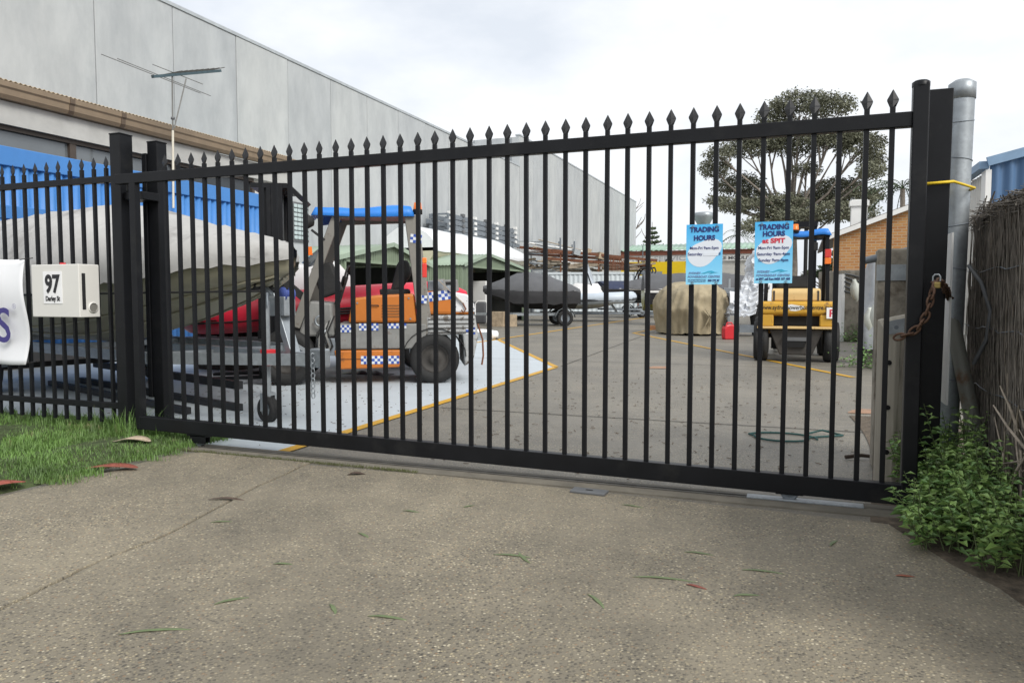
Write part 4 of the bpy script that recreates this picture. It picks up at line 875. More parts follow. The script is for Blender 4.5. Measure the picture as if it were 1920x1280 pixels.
for s_ in (-1, 1):
    MB().bar((.05, s_ * .50, 1.0), (.10, s_ * .48, 2.16), .06, .06).build('rear_pillar', M_black, yk, bevel=.006); MB().bar((1.15, s_ * .50, .9), (.80, s_ * .48, 2.16), .06, .06).build('front_pillar', M_black, yk, bevel=.006)
    MB().box(1.55, 1.68, s_ * .34 - .05, s_ * .34 + .05, .1, 2.50).build('mast_rail', M_black, yk); MB().tube([(1.60, s_ * .2, .3), (1.60, s_ * .2, 2.4)], .035, 8).build('lift_cylinder', M_blackm, yk)
    MB().bar((1.75, s_ * .3, .09), (2.7, s_ * .3, .07), .10, .04).build('fork', M_black, yk)
MB().box(1.52, 1.72, -.40, .40, 2.42, 2.52).build('mast_crosshead', M_black, yk); MB().box(1.55, 1.66, -.34, .34, 1.2, 1.3).build('mast_crosshead', M_black, yk); MB().box(1.70, 1.74, -.48, .48, .3, .7).build('carriage', M_black, yk)
MB().grid(lambda u, v: (-.02 + .98 * u, (v - .5) * 1.08, 2.22 + .02 * math.sin(u * 9) + .02 * math.sin(v * 11 + u * 3) - (.09 if max(abs(u - .5), abs(v - .5)) > .46 else 0)), 24, 20).build('tarpaulin_roof', M_tarpblue, yk, solid=.006)
MB().box(.05, .85, -.48, .48, 2.13, 2.165).build('roof_frame', M_black, yk)
b = MB().lathe([(0, .10), (.05, .095), (.06, 0)], 14, Matrix.Translation((.02, .04, 2.24))).build('beacon', M_orange, yk); MB().lathe([(.065, 0), (.065, -.05), (0, -.05)], 14, Matrix.Translation((.02, .04, 2.24))).build('beacon_base', M_blackm, b)
tl = MB().box(-.02, .04, -.54, -.44, 1.76, 1.90).build('tail_light', pm('red_lens', (.6, .04, .03), .3), yk, bevel=.008); MB().box(-.02, .04, -.54, -.44, 1.65, 1.755).build('indicator', M_orange, tl, bevel=.008)
MB().box(.0, .03, -.33, -.25, 1.88, 2.02).build('mirror', M_blackm, yk, bevel=.01)
text('website', 'www.sydneypowerboatcentre.com', .105, M_ink, yk, (-.4440, 0, .885), rz=-math.pi / 2, bold=.001, width=1.14)
MB().prism([(.17 * math.cos(k * .45) * (1 + .15 * math.sin(k * 2.7)), .02 + .05 * math.sin(k * .45) * (1 + .2 * math.sin(k * 1.9))) for k in range(14)], 0, .0005, Matrix.Translation((-.4415, .05, .895)) @ Matrix.Rotation(-math.pi / 2, 4, 'Z') @ Matrix.Rotation(math.pi / 2, 4, 'X')).build('white_smear', M_white, yk)
pp = MB().box(-.452, -.447, -.62, -.46, .74, .92).build('plate', pm('white_sticker', (.82, .82, .82), .4), yk); pp['label'] = 'white plate with a red letter'
text('plate_letter', 'P', .17, pm('red_ink', (.62, .03, .06), .5), yk, (-.455, -.54, .77), rz=-math.pi / 2, bold=.004)

# ================================================================ SHEDS, RACKS, CONTAINERS
M_green = pm('pale_green_steel', lin((126, 140, 118)), .55, var=.05); M_groof = pm('pale_green_roof', lin((150, 166, 148)), .6, var=.08, scale=1)
M_tim_ = pm('pale_pole_timber', (.38, .32, .24), .85)
M_in = pm('painted_shed_shade', (.03, .032, .03), .9)  # near-black: the shade inside the sheds put into the colour
def shed(label, X, px0, pxa, px1, ya_, ye, deep=4.2):
    y0, yA, y1 = atX(px0, 520, X).y, atX(pxa, 500, X).y, atX(px1, 520, X).y; zA = atX(pxa, ya_, X).z; zE = atX(px0, ye, X).z
    t = thing('garden_shed', label, 'shed', (X, y0, 0)); w = y1 - y0; ya = yA - y0; m = .10 * w
    rib_ = []
    def wall_strip(a, c, z0, zf, nm):
        b = MB(); n_ = max(2, int(abs(c - a) / .12))
        for k in range(n_):
            q0 = a + (c - a) * k / n_; q1 = a + (c - a) * (k + .82) / n_; b.add([(0, q0, z0), (0, q1, z0), (0, q1, zf(q1)), (0, q0, zf(q0))], [(0, 1, 2, 3)]); b.add([(-.02, q0, z0), (-.02, a + (c - a) * (k + 1) / n_, z0), (-.02, a + (c - a) * (k + 1) / n_, zf(a + (c - a) * (k + 1) / n_)), (-.02, q0, zf(q0))], [(0, 1, 2, 3)])
        return b.build(nm, M_green, t)
    top = lambda y: zE + (zA - zE) * (1 - abs(y - ya) / (ya if y < ya else w - ya))
    zo = zE - .02
    wall_strip(0, m, 0, top, 'front_wall'); wall_strip(w - m, w, 0, top, 'front_wall'); wall_strip(m, w - m, zo, top, 'gable')
    corr(lambda a, c, q: (-a, q * .5, c), deep, zE, .12, .012).build('side_wall', M_green, t); corr(lambda a, c, q: (-a, w + q * .5, c), deep, zE, .12, .012).build('side_wall', M_green, t)
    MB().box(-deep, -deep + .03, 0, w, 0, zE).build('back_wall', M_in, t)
    MB().box(-deep + .05, -.15, w - .09, w - .05, 0, zE - .05).build('shade_lining', M_in, t); MB().box(-deep + .05, -.15, .05, .09, 0, zE - .05).build('shade_lining', M_in, t)  # added dark sheets standing in for the shade inside
    for s_, ye_ in ((0, -.08), (1, w + .08)):
        L = math.hypot(ye_ - ya, zA - zE)
        corr(lambda a, c, q: (.12 - a, ya + (ye_ - ya) * c / L, zA + .03 + (zE - .03 - zA) * c / L + q), deep + .2, L, .15, .012).build('roof_sheet', M_groof, t, solid=.005)
    MB().bar((.02, m, 0), (.02, m, zo), .08).build('door_jamb', M_green, t); MB().bar((.02, w - m, 0), (.02, w - m, zo), .08).build('door_jamb', M_green, t); MB().bar((.02, m, zo), (.02, w - m, zo), .08).build('door_head', M_green, t)
    MB().bar((.125, 0, zE), (.125, ya, zA + .02), .03, .12).build('barge_board', M_groof, t); MB().bar((.125, ya, zA + .02), (.125, w, zE), .03, .12).build('barge_board', M_groof, t)
    for k in range(6): MB().box(-deep + .3 + .4 * k, -deep + .6 + .4 * k, m + .3 + (k * .37) % (w - 2 * m - 1), m + .9 + (k * .37) % (w - 2 * m - 1), 0, .6 + .25 * (k % 3)).build('stored_box', (M_grey, M_oldc, M_wood)[k % 3], t, bevel=.02)
    return t
shed('pale green steel shed with an open front behind the orange forklift', -11.2, 622, 732, 805, 460, 484)
shed('pale green steel shed with an open front beside the black covered boat', -12.2, 866, 912, 990, 478, 497, 6)
tag(MB().box(-.35, .35, -.3, .3, 0, 1.75).build('fridge', M_white, bevel=.03), 'old white fridge standing in the shed opening', 'fridge').location = (*atX(902, 600, -12.6)[:2], 0)
# white-wrapped boat high up behind the sheds
p1, p2 = atX(775, 470, -15.2), atX(985, 470, -15.2)
wbt = thing('wrapped_boat', 'large boat under white plastic wrap raised on a cradle behind the green sheds', 'boat', (-15.2, p2.y + .3, 0), math.pi / 2)
Lw = p2.y - p1.y + .8; zk = atX(900, 497, -15.2).z; zt_ = atX(880, 446, -15.2).z
hs2 = hull_secs(Lw, 2.5, zk - .5, zk - .1, zk + .42, n=18); loft(hs2).build('hull', pm('cream_hull', lin((196, 190, 166)), .35, var=.05), wbt)
M_wrap = pm('white_shrink_wrap', (.80, .82, .84), .3, var=.05, scale=2, bump=.5, bscale=5)
cs2 = cover_secs(hs2, lambda t: (zt_ - zk - .40) * min(1, .35 + t * 1.6), .16, 4, .04); loft(cs2).build('wrap', M_wrap, wbt); endcap(cs2[-1]).build('wrap_end', M_wrap, wbt); endcap(hs2[-1]).build('transom', MATS['cream_hull'], wbt)
for x in (-1.2, -4, -7):
    for s_ in (-1, 1): MB().bar((x, s_ * .8, 0), (x, s_ * .7, zk), .10).build('cradle_leg', M_galvd, wbt)
# stack of boat trailers on a tall rack
rk = thing('trailer_rack', 'stack of grey galvanised trailer frames on a tall rack behind the white boat', 'rack', (-16.2, 0, 0))
q1, q2 = atX(818, 430, -16.2), atX(946, 430, -16.2); zz0 = atX(880, 446, -16.2).z; zz1 = atX(880, 417, -16.2).z
for k in range(4):
    z = zz0 + (zz1 - zz0) * k / 3
    for dx in (-.5, .45): MB().bar((dx, q1.y + .3 * (k % 2), z), (dx, q2.y + 1.2 - .3 * k, z - .05), .09, .22).build('trailer_beam', M_galvd, rk)
    for j in range(7): y = q1.y + .5 + j * (q2.y - q1.y) / 6; MB().bar((-.5, y, z + .1), (.5, y, z + .1), .06, .08).build('cross_bar', M_galvd, rk); (MB().box(.4, .56, y - .12, y + .12, z + .08, z + .22).build('roller_bracket', M_grey if j % 2 else M_white, rk))
for px in (846, 870):
    y = atX(px, 470, -14.2).y; MB().bar((2.0, y, 0), (2.0, y, atX(px, 455, -14.2).z), .12).build('rack_post', M_galvd, rk)
for y in (q1.y + .6, q2.y): MB().bar((-.55, y, 0), (-.55, y, zz0), .12).build('rack_post', M_galvd, rk); MB().bar((.5, y, 0), (.5, y, zz0), .12).build('rack_post', M_galvd, rk)

pr_ = thing('pipe_rack', 'rack of long pale masts and pipes along the concrete hall', 'rack', (-15.6, 0, 0)); y0_, y1_ = atX(992, 500, -15.6).y, atX(1075, 500, -15.6).y
for k in range(16): MB().tube([(.9 * rng.random(), y0_ - 1 + rng.random() * 2, 2.9 + .11 * k), (.9 * rng.random(), y1_ + rng.uniform(-2, 2), 2.8 + .11 * k + rng.uniform(-.15, .15))], rng.uniform(.035, .07), 6).build('mast_pole', (M_galv, M_white, M_galvd, M_tim_)[k % 4], pr_)
for k in range(4):
    y = y0_ + (y1_ - y0_) * k / 3
    for x in (-.1, 1.0): MB().bar((x, y, 0), (x, y, 4.9), .09).build('upright', M_galvd, pr_)
    for z in (2.75, 3.7): MB().bar((-.1, y, z), (1.0, y, z), .07).build('arm', M_galvd, pr_)
# containers
def container(label, p, rz, L, H=2.6, W_=2.44, col=(200, 208, 212)):
    t = thing('shipping_container', label, 'container', (p.x, p.y, 0), rz); m = pm('container_%d' % col[0], lin(col), .5, var=.06, scale=1.5, spots=(.22, .14, .09), spot_scale=4, spot_amt=.66)
    for y, nm in ((0, 'side_wall'), (W_, 'side_wall')): corr(lambda a, c, w: (a, y + w, .15 + c), L, H - .3, .28, .02, per=8).build(nm, m, t)
    MB().box(0, L, 0, W_, H - .08, H - .02).build('roof', m, t); MB().box(0, L, .05, W_ - .05, .05, .15).build('floor', m, t)
    for x in (0, L):
        for y in (0, W_): MB().box(x - .08, x + .08, y - .08, y + .08, 0, H).build('corner_post', m, t)
    for x in (0, L): MB().box(x - .05, x + .05, 0, W_, H - .16, H - .03).build('end_header', m, t); MB().box(x - .05, x + .05, 0, W_, .03, .16).build('end_sill', m, t)
    for y in (0, W_): MB().box(0, L, y - .05, y + .05, H - .15, H - .03).build('top_rail', m, t); MB().box(0, L, y - .05, y + .05, .03, .16).build('bottom_rail', m, t)
    for x in (-.02, L + .02):
        for k in (0, 1): MB().box(x - .03, x + .03, .08 + k * (W_ / 2 - .06), W_ / 2 - .02 + k * (W_ / 2 - .06), .17, H - .17).build('door', m, t)
        for k in range(4): MB().tube([(x + (-.05 if x < 1 else .05), .35 + k * .58, .2), (x + (-.05 if x < 1 else .05), .35 + k * .58, H - .2)], .02, 6).build('lock_rod', M_galvd, t)
    return t
c1 = atD(1005, 560, 46); container('pale blue-white shipping container under the timber pile, nearer the sheds', c1, R(12), 6.06)
c2 = atD(1150, 560, 50); container('pale grey shipping container beside the yellow sign', c2, R(10), 3.3, 2.5, col=(186, 196, 202))
c3 = atD(935, 560, 52); container('off-white shipping container half hidden behind the black covered boat', c3, R(12), 4.0, 2.5, col=(206, 208, 204))
# racks of timber and rusty steel on top
M_tim = pm('old_timber_boards', (.33, .26, .18), .9, var=.35, scale=6)
rk2 = thing('timber_rack', 'steel rack piled with rusty beams and old timber above the containers', 'rack', (c1.x, c1.y, 0), R(12))
for x in (-2.4, -.6, 1.5, 3.8, 6.2):
    for y in (.2, 2.2): MB().bar((x, y, 0 if x < 0 or x > 6 else 2.6), (x, y, 4.1 - .10 * x), .08).build('upright', M_galvd if x < 1 else M_rust, rk2)
for k, (x0, x1, y, z0, z1) in enumerate(((-1.2, 7.3, .1, 4.15, 3.25), (-.8, 5.2, .4, 3.75, 3.35), (.5, 7.0, .2, 3.45, 2.95), (-1.0, 4.0, 1.6, 3.95, 3.75))): MB().bar((x0, y, z0), (x1, y, z1), .10, .16).build('rusty_beam', M_rust, rk2)
for k in range(90):
    x = rng.uniform(-2.2, 5.8); z = 2.72 + rng.random() * .75 * (1 - max(0, x) / 9); L = rng.uniform(.4, 1.7); a = rng.uniform(-.25, .25)
    y = rng.uniform(.0, 2.0); MB().bar((x, y, z), (x + L * math.cos(a), y + rng.uniform(-.4, .4), z + L * math.sin(a) * .5), rng.uniform(.10, .30), rng.uniform(.05, .16)).build('plank', (M_tim, M_wood, M_tim, M_oldc, M_offw)[k % 5], rk2)
for x, y, z, s_, m_ in ((2.4, .1, 3.62, .42, M_galv), (3.1, .2, 3.72, .36, M_tim), (3.9, .3, 3.35, .5, M_tim)): MB().box(-s_ / 2, s_ / 2, -s_ / 2, s_ / 2, 0, s_ * .8, Matrix.Translation((x, y, z)) @ Matrix.Rotation(.5, 4, 'Z') @ Matrix.Rotation(.25, 4, 'Y')).build('crate', m_, rk2)
for k in range(14): x = 4.4 + .09 * k; MB().bar((x, -.05 + .03 * (k % 3), 2.65), (x + .05 * math.sin(k), 0, 3.3 + .1 * math.sin(k * 2)), .05).build('rusty_offcut', M_rust, rk2)
MB().tube([(-2.2, 0, 3.5), (-2.2, 0, 4.6), (-1.6, 0, 4.6), (-1.5, 0, 5.0), (-1.2, 0, 5.0), (-1.1, 0, 4.5), (.4, 0, 4.45)], .03, 6).build('pipe_frame', M_galv, rk2)
wheel(rk2, (6.6, .3, 2.75), .36, .2)
MB().box(5.6, 7.6, .1, 1.6, 2.45, 2.6).build('old_trailer', M_galvd, rk2)

# ---- black covered boat
def simple_trailer_boat(nm, label, p, rz, L, B, keel, gun, hullm, coverm, crown, skirt, tr_label, tr_mat=M_galv, seed=0, wx=None, extra=None, r=.30):
    t = thing(nm, label, 'boat', (p.x, p.y, 0), rz)
    h_ = hull_secs(L, B, keel, keel + .28, gun, n=14); loft(h_).build('hull', hullm, t)
    MB().add([h_[-1][i] for i in range(7)], [tuple(range(7))]).build('transom', hullm, t)
    MB().tube([Vector(s[0]) for s in h_[::-1]] + [Vector(s[-1]) for s in h_[1:]], .035, 6).build('gunwale', M_gel if hullm is not M_olive else M_olive, t)
    if coverm: cs_ = cover_secs(h_, crown, skirt, seed, .05); loft(cs_).build('cover', coverm, t); endcap(cs_[-1]).build('cover_end', coverm, t)
    tt = thing('boat_trailer', tr_label, 'trailer', (p.x, p.y, 0), rz); trailer(tt, L * .95, B * .72, (wx if wx is not None else -L * .62,), .44, .7, tr_mat, r)
    return t, tt, h_
M_blk = pm('black_canvas', (.022, .022, .024), .85, var=.15, scale=3, bump=.3, bscale=8); M_gcan = pm('charcoal_canvas', (.10, .103, .11), .85, var=.10, scale=3, bump=.2, bscale=8)
pb = atD(908, 590, 28.3)
bb_, tb_, hb_ = simple_trailer_boat('covered_boat', 'boat under a black and charcoal cover on a white-guarded trailer by the green shed', pb, math.pi + YAW + R(8), 3.5, 1.9, .62, 1.30, M_blk, M_gcan, lambda t: .12 + .55 * min(1, t / .4) * (1 if t < .6 else max(0, (1 - t) * 2.5)), .05, 'galvanised trailer under the black covered boat', wx=-2.95)
loft(cover_secs(hb_, lambda t: .04, .50, 2, .07)).build('cover_skirt', M_blk, bb_)
# ---- grey inflatable
M_pgrey = pm('pale_grey_hypalon', lin((186, 196, 206)), .45, var=.05)
pg = atD(1183, 590, 33.5)
gr = rib('grey_inflatable', 'pale grey inflatable boat with white console and clear screen on a steel trailer', (pg.x, pg.y, 0), YAW + R(-14), 4.6, 1.9, .26, .95, M_pgrey, M_blackm, pm('cream_hull2', lin((205, 203, 190)), .3), .15)
b = MB(); loft([[(x, -w, .8), (x, -w, zt), (x, 0, zt + .08), (x, w, zt), (x, w, .8)] for x, w, zt in ((-1.2, .2, 1.25), (-1.5, .55, 1.62), (-2.5, .6, 1.66), (-2.8, .55, 1.2))], b); b.build('console', M_gel, gr)
M_clear = pm('clear_plastic', (.55, .60, .66), .1, var=.15, scale=4, alpha=.55)
MB().grid(lambda u, v: (-1.6 - .35 * v - .3 * abs(u - .5), (u - .5) * 1.1, 1.62 + .95 * v), 6, 4).build('clear_screen', M_clear, gr, solid=.01)
for y in (-.56, .56): MB().tube([(-1.7, y, 1.6), (-2.05, y, 2.6)], .025, 6).build('screen_frame', M_blackm, gr)
MB().box(-1.5, -1.2, -.25, .25, .9, 1.25).build('seat', M_blackm, gr, bevel=.04); MB().box(-1.3, -1.2, -.25, .25, 1.2, 1.6).build('seat_back', M_blackm, gr, bevel=.04)
tg = thing('boat_trailer', 'grey steel trailer under the pale grey inflatable', 'trailer', (pg.x, pg.y, 0), YAW + R(-14)); trailer(tg, 4.3, 1.4, (-3.2,), .36, .7, M_galvd, .28)
for y in (-.3, .2): MB().bar((-.6, y, .36), (-1.0, y, .95), .05).build('bow_prop', M_galv, tg)
# ---- dark boats farther back
M_nav = pm('black_gelcoat', (.016, .017, .02), .25, var=.1)
pd = atD(1150, 570, 39)
d1, _, hd = simple_trailer_boat('dark_boat', 'black-hulled boat under a charcoal cover beyond the grey inflatable', pd, math.pi + YAW + R(20), 5.2, 2.1, .75, 1.45, M_nav, M_gcan, lambda t: .10 + .45 * min(1, t / .3), .03, 'trailer under the black-hulled boat with charcoal cover', M_galvd)
MB().tube([(-1.0, 0, .1), (-.9, 0, .9)], .04, 8).build('jockey_stand', M_galv, d1); MB().box(-4.6, -3.6, -.5, .5, .35, 1.0).build('engine', M_blackm, d1, bevel=.1)
pe = atD(1300, 570, 41)
d2, _, hd2 = simple_trailer_boat('sports_boat', 'navy-covered boat with a black towing arch behind the tan cover', pe, YAW + R(15), 5.6, 2.2, .75, 1.5, M_nav, pm('navy_canvas', (.025, .035, .075), .8, bump=.2), lambda t: .08 + .30 * min(1, t / .3), .03, 'trailer under the boat with the towing arch', M_galvd)
for dx in (0, .18): MB().tube([(-3.3 + dx, -1.0, 1.5), (-2.9 + dx, -.95, 2.45), (-2.85 + dx, -.7, 2.62), (-2.85 + dx, .7, 2.62), (-2.9 + dx, .95, 2.45), (-3.3 + dx, 1.0, 1.5)], .04, 8).build('tow_arch', M_blackm, d2)
# ---- tan tarpaulin over a small boat
pt = G(1288, 628)
M_tan = pm('tan_canvas', lin((160, 148, 122)), .85, var=.14, scale=2.5, bump=.3, bscale=16)
tn = thing('tarpaulin_covered_boat', 'small boat wrapped in a creased tan tarpaulin tied in a knot', 'boat', (pt.x, pt.y + .9, 0), YAW)
def tanf(u, v):
    a = u * 2 * math.pi; q = v
    r = 1.0 * (math.sin(min(1, q * 1.25 + .0) * math.pi / 2) ** .55 if q < .8 else 1 - (q - .8) * .55)
    z = 1.50 * math.cos(min(1, q / 1.0) * math.pi / 2) ** .62 if q < 1 else 0.02
    fold = .045 * math.sin(a * 9 + 2.5 * math.sin(a * 2) + q * 3) * q + .03 * math.sin(a * 19 + 3 * math.sin(a * 3)) * q * q
    kn = math.exp(-((a - 4.95) / .5) ** 2) * math.exp(-((q - .72) / .2) ** 2)
    x = (.98 * r + fold - .1 * kn) * math.cos(a); y = (1.55 * r + fold) * math.sin(a)
    if x > .4: z -= .18 * (x - .4)
    cr = crease((x * 1.4, y * 1.4, z * .8), 1.9, .055) * min(1, q * 2); x *= 1 + cr; y *= 1 + cr; z += cr * .6
    return (x + .06 * math.sin(q * 5), y + .16 * kn, max(.04, z + .03 * math.sin(a * 3) + .02 * math.sin(a * 7 + q * 9)))
MB().grid(tanf, 150, 44).build('tarpaulin', M_tan, tn)
for k in range(7): a = 4.95 + (k - 3) * .10; MB().tube([(.15 + .07 * (k - 3), -1.58, .72 + .05 * (k % 2)), (.14 + .012 * (k - 3), -1.67, .55), (.14 + (k - 3) * .05, -1.55, .25 + .08 * (k % 3))], [.015, .03, .012], 6).build('gathered_fold', M_tan, tn)
MB().lathe([(0, .05), (.06, .03), (.07, -.02), (.03, -.06)], 10, Matrix.Translation((.14, -1.66, .58))).build('knot', M_tan, tn)
MB().tube([(.55, -1.15, 1.02), (.80, -.9, 1.12), (1.0, -.5, 1.16)], .012, 5).build('rope', M_blackm, tn)
wheel(tn, (.86, .2, .28), .28, .18); MB().bar((.5, -1.0, .40), (.95, 1.6, .40), .08, .10).build('trailer_rail', M_galvd, tn); MB().box(.75, 1.05, -.35, .35, .75, 1.12).build('outboard_cowl', M_blackm, tn, bevel=.08)
tag(MB().box(-.25, .25, -.12, .12, 0, .14).build('timber_block', pm('reddish_timber', (.36, .18, .09), .8)), 'reddish timber block on the ground beside the tan tarpaulin', 'block').location = (*G(1228, 618)[:2], 0)
# ---- boats to the right of the tan one
pr = atD(1440, 570, 29)
d3, _, _h = simple_trailer_boat('runabout', 'black and olive-yellow runabout with a white gunwale by the steel stand', pr, YAW + R(-6), 4.8, 2.0, .55, 1.35, pm('olive_yellow_hull', lin((138, 134, 40)), .35), M_gcan, lambda t: .25 + .35 * min(1, t / .3), .02, 'trailer under the olive-yellow runabout', M_galvd)
loft([[(s[0][0], s[0][1] - .01, s[0][2] - .02), (s[0][0], s[0][1] * .98 - .012, s[0][2] - .55)] for s in _h[1:]]).build('black_topside', M_nav, d3); loft([[(s[0][0], s[0][1] - .03, s[0][2] + .05), (s[0][0], s[0][1] - .03, s[0][2] - .10)] for s in _h[1:]]).build('white_gunwale', M_gel, d3)
# wrapped outboard: white plastic
po = G(1400, 640)
wo_ = thing('wrapped_outboard', 'outboard motor swathed in white plastic beside the yellow forklift', 'outboard motor', (po.x, po.y + 3.0, 0), YAW)
wr = random.Random(21); wj = [[wr.uniform(-1, 1) for _ in range(41)] for _ in range(31)]
def wrapf(u, v):
    a = u * 2 * math.pi; k = wj[int(v * 30)][int(u * 40) % 40]
    w = .44 - .62 * v + .75 * v * v if v < .55 else .30 + .10 * math.sin((v - .55) * 7) - .22 * max(0, v - .85) / .15
    w *= 1 + .22 * k * (.5 + .5 * math.sin(v * 12) ** 2) + .14 * math.sin(a * 5 + v * 9)
    return (w * math.cos(a) - .38 * (1 - v) ** 2 + .30 * v, w * .8 * math.sin(a), .60 + 1.95 * v - .06 * math.sin(a * 3) + .04 * k)
MB().grid(wrapf, 40, 30, False).build('plastic_wrap', pm('crumpled_white_plastic', (.62, .65, .69), .25, var=.12, scale=5, bump=.4, bscale=9), wo_)
MB().lathe([(0, 0), (.10, .02), (.14, .3), (.18, .6), (.12, .9)], 12, Matrix.Translation((.05, 0, 0))).build('leg', M_blackm, wo_); MB().box(-.5, .5, -.3, .3, .1, .3).build('stand_base', M_galvd, wo_)
MB().grid(lambda u, v: (-.75 + 1.05 * u, -.25 + .2 * math.sin(u * 4) + .1 * v, .95 + .55 * u * u + .25 * v * (1 - u) - .1 * math.sin(v * 6)), 14, 8).build('trailing_sheet', M_wrap, wo_, solid=.01)
# steel stand and jerry can
st = thing('steel_stand', 'grey steel stand with a square post beside the red jerry can', 'stand', (*G(1366, 612)[:2], 0), YAW)
st.location = (*(G(1366, 612)[:2]), 0)
MB().box(-.04, .04, -.04, .04, 0, 1.75).build('post', M_galv, st); MB().box(-.22, .50, -.08, .08, 1.20, 1.42).build('head_plate', M_galvd, st, bevel=.01); MB().box(-.15, .15, -.15, .15, 0, .03).build('foot', M_galvd, st); MB().lathe([(.05, 0), (.12, .06), (.05, .12)], 12, Matrix.Translation((0, 0, 1.08))).build('collar', M_galv, st)
MB().box(.30, .36, -.03, .03, 0, 1.2).build('rusty_leg', M_rust, st)
jc = thing('jerry_can', 'red plastic fuel can standing on the yard', 'fuel can', (*G(1367, 636)[:2], 0), YAW + .2)
MB().prism([(-.16, 0), (.16, 0), (.17, .05), (.165, .30), (.12, .37), (-.02, .39), (-.13, .36), (-.17, .28), (-.17, .05)], -.10, .10, XZ(0)).build('body', M_red, jc, bevel=.03)
MB().tube([(-.09, 0, .36), (-.06, 0, .43), (.06, 0, .43), (.10, 0, .36)], .016, 8).build('handle', M_red, jc); MB().lathe([(.03, 0), (.03, .05), (0, .05)], 10, Matrix.Translation((-.13, 0, .35))).build('cap', M_blackm, jc)
# bits near the shed: folding chair, rolled tarp, ladder, rubbish
fc = thing('folding_chair', 'white tubular folding chair standing by the shed', 'chair', (*G(903, 614)[:2], 0), .4)
for s_ in (-.22, .22): MB().tube([(s_, -.25, 0), (s_, .05, .45), (s_, .15, .85), (s_ * .6, .17, .95)], .014, 6).build('frame', M_white, fc); MB().tube([(s_, .25, 0), (s_, -.18, .45)], .014, 6).build('leg', M_white, fc)
MB().tube([(-.13, .17, .95), (.13, .17, .95)], .014, 6).build('back_rail', M_white, fc); MB().box(-.22, .22, -.2, .2, .44, .46).build('seat', M_grey, fc)
rt = thing('rolled_tarpaulin', 'rolled white tarpaulin lying by the forklift', 'tarpaulin', (*G(905, 637)[:2], 0), YAW + .5)
MB().tube([(-.35, 0, .13), (-.1, .02, .14), (.15, 0, .13), (.4, -.03, .12)], [.11, .14, .135, .10], 12).build('roll', M_wrap, rt)
for k in range(3): MB().tube([(-.2 + .2 * k + .015 * math.sin(a), .145 * math.cos(a), .13 + .145 * math.sin(a)) for a in (j * math.pi / 8 for j in range(16))], .010, 5, closed=True).build('fold_edge', M_white, rt)
for k, (px, py, s_, m_, nm, lab) in enumerate(((935, 612, .5, M_tim, 'wooden_crate', 'wooden crate on the ground behind the chair'), (893, 606, .8, M_gcan, 'covered_heap', 'grey covered heap beside the folding chair'), (958, 612, .4, M_tim, 'timber_offcut', 'upright timber offcut near the black covered boat'))):
    o = MB().box(-s_ / 2, s_ / 2, -s_ / 3, s_ / 3, 0, s_ * 1.1, Matrix.Rotation(.3 * k, 4, 'Z')).build(nm, m_, bevel=.06 if k == 1 else .01); tag(o, lab, nm.split('_')[-1]); o.location = (*G(px, py)[:2], 0)

# ================================================================ FAR BUILDINGS on the right
yb = thing('boat_service_building', 'long building with green roof, white sign band and yellow wall', 'building', (-20, 75, 0))
X0 = -20; zr = 4.55
MB().box(0, 17, 0, 12, 0, 5.2).build('wall', M_white, yb)
MB().box(0, 12.7 - 3.3, -.27, 0, 0, zr).build('yellow_panel', pm('yellow_wall_paint', lin((244, 208, 20)), .5, var=.03), yb)
MB().box(-.1, 17.2, -.25, 0, zr, 5.185).build('sign_band', M_white, yb); MB().box(-.3, 17.4, -.35, 0, 5.2, 5.62).build('fascia', pm('red_brown_fascia', lin((150, 92, 74)), .7), yb)
corr(lambda a, c, w: (-.4 + a, -.6 + c, 5.66 + c * .16 + w), 18, 6, .5, .05).build('roof', pm('green_roof_steel', lin((150, 178, 160)), .5), yb, solid=.01)
text('sign_lettering', 'BOATER SERVICE', .62, pm('pale_grey_letter', (.48, .49, .50), .6), yb, (6.1, -.27, 4.66), bold=.01, width=7.6)
text('sign_lettering', 'FIBRE MOULDING', .42, pm('dark_grey_letter', (.16, .16, .17), .6), yb, (14.2, -.27, 4.68), bold=.012, width=4.6)
text('wall_lettering', 'Mini D', .75, M_ink, yb, (6.6, -.256, zr - .30), bold=.02, width=3.2)
corr(lambda a, c, w: (9.5 + c, -.05 + w * .4, a), 4.4, 7.0, .12, .03).build('roller_door', M_offw, yb)
fl = MB().lathe([(.45, 5.6), (.45, 8.0), (.50, 8.1), (1.0, 9.0), (1.0, 9.35), (.85, 9.45), (.6, 9.45)], 16, Matrix.Translation((10.8, 2, 0))).build('roof_flue', M_galv, yb)
for px in (1206, 1219): x = atY(px, 480, 74.6).x + 20; MB().tube([(x, -.6, 0), (x, -.6, 6.2)], .05, 6).build('pipe', M_galvd, yb)
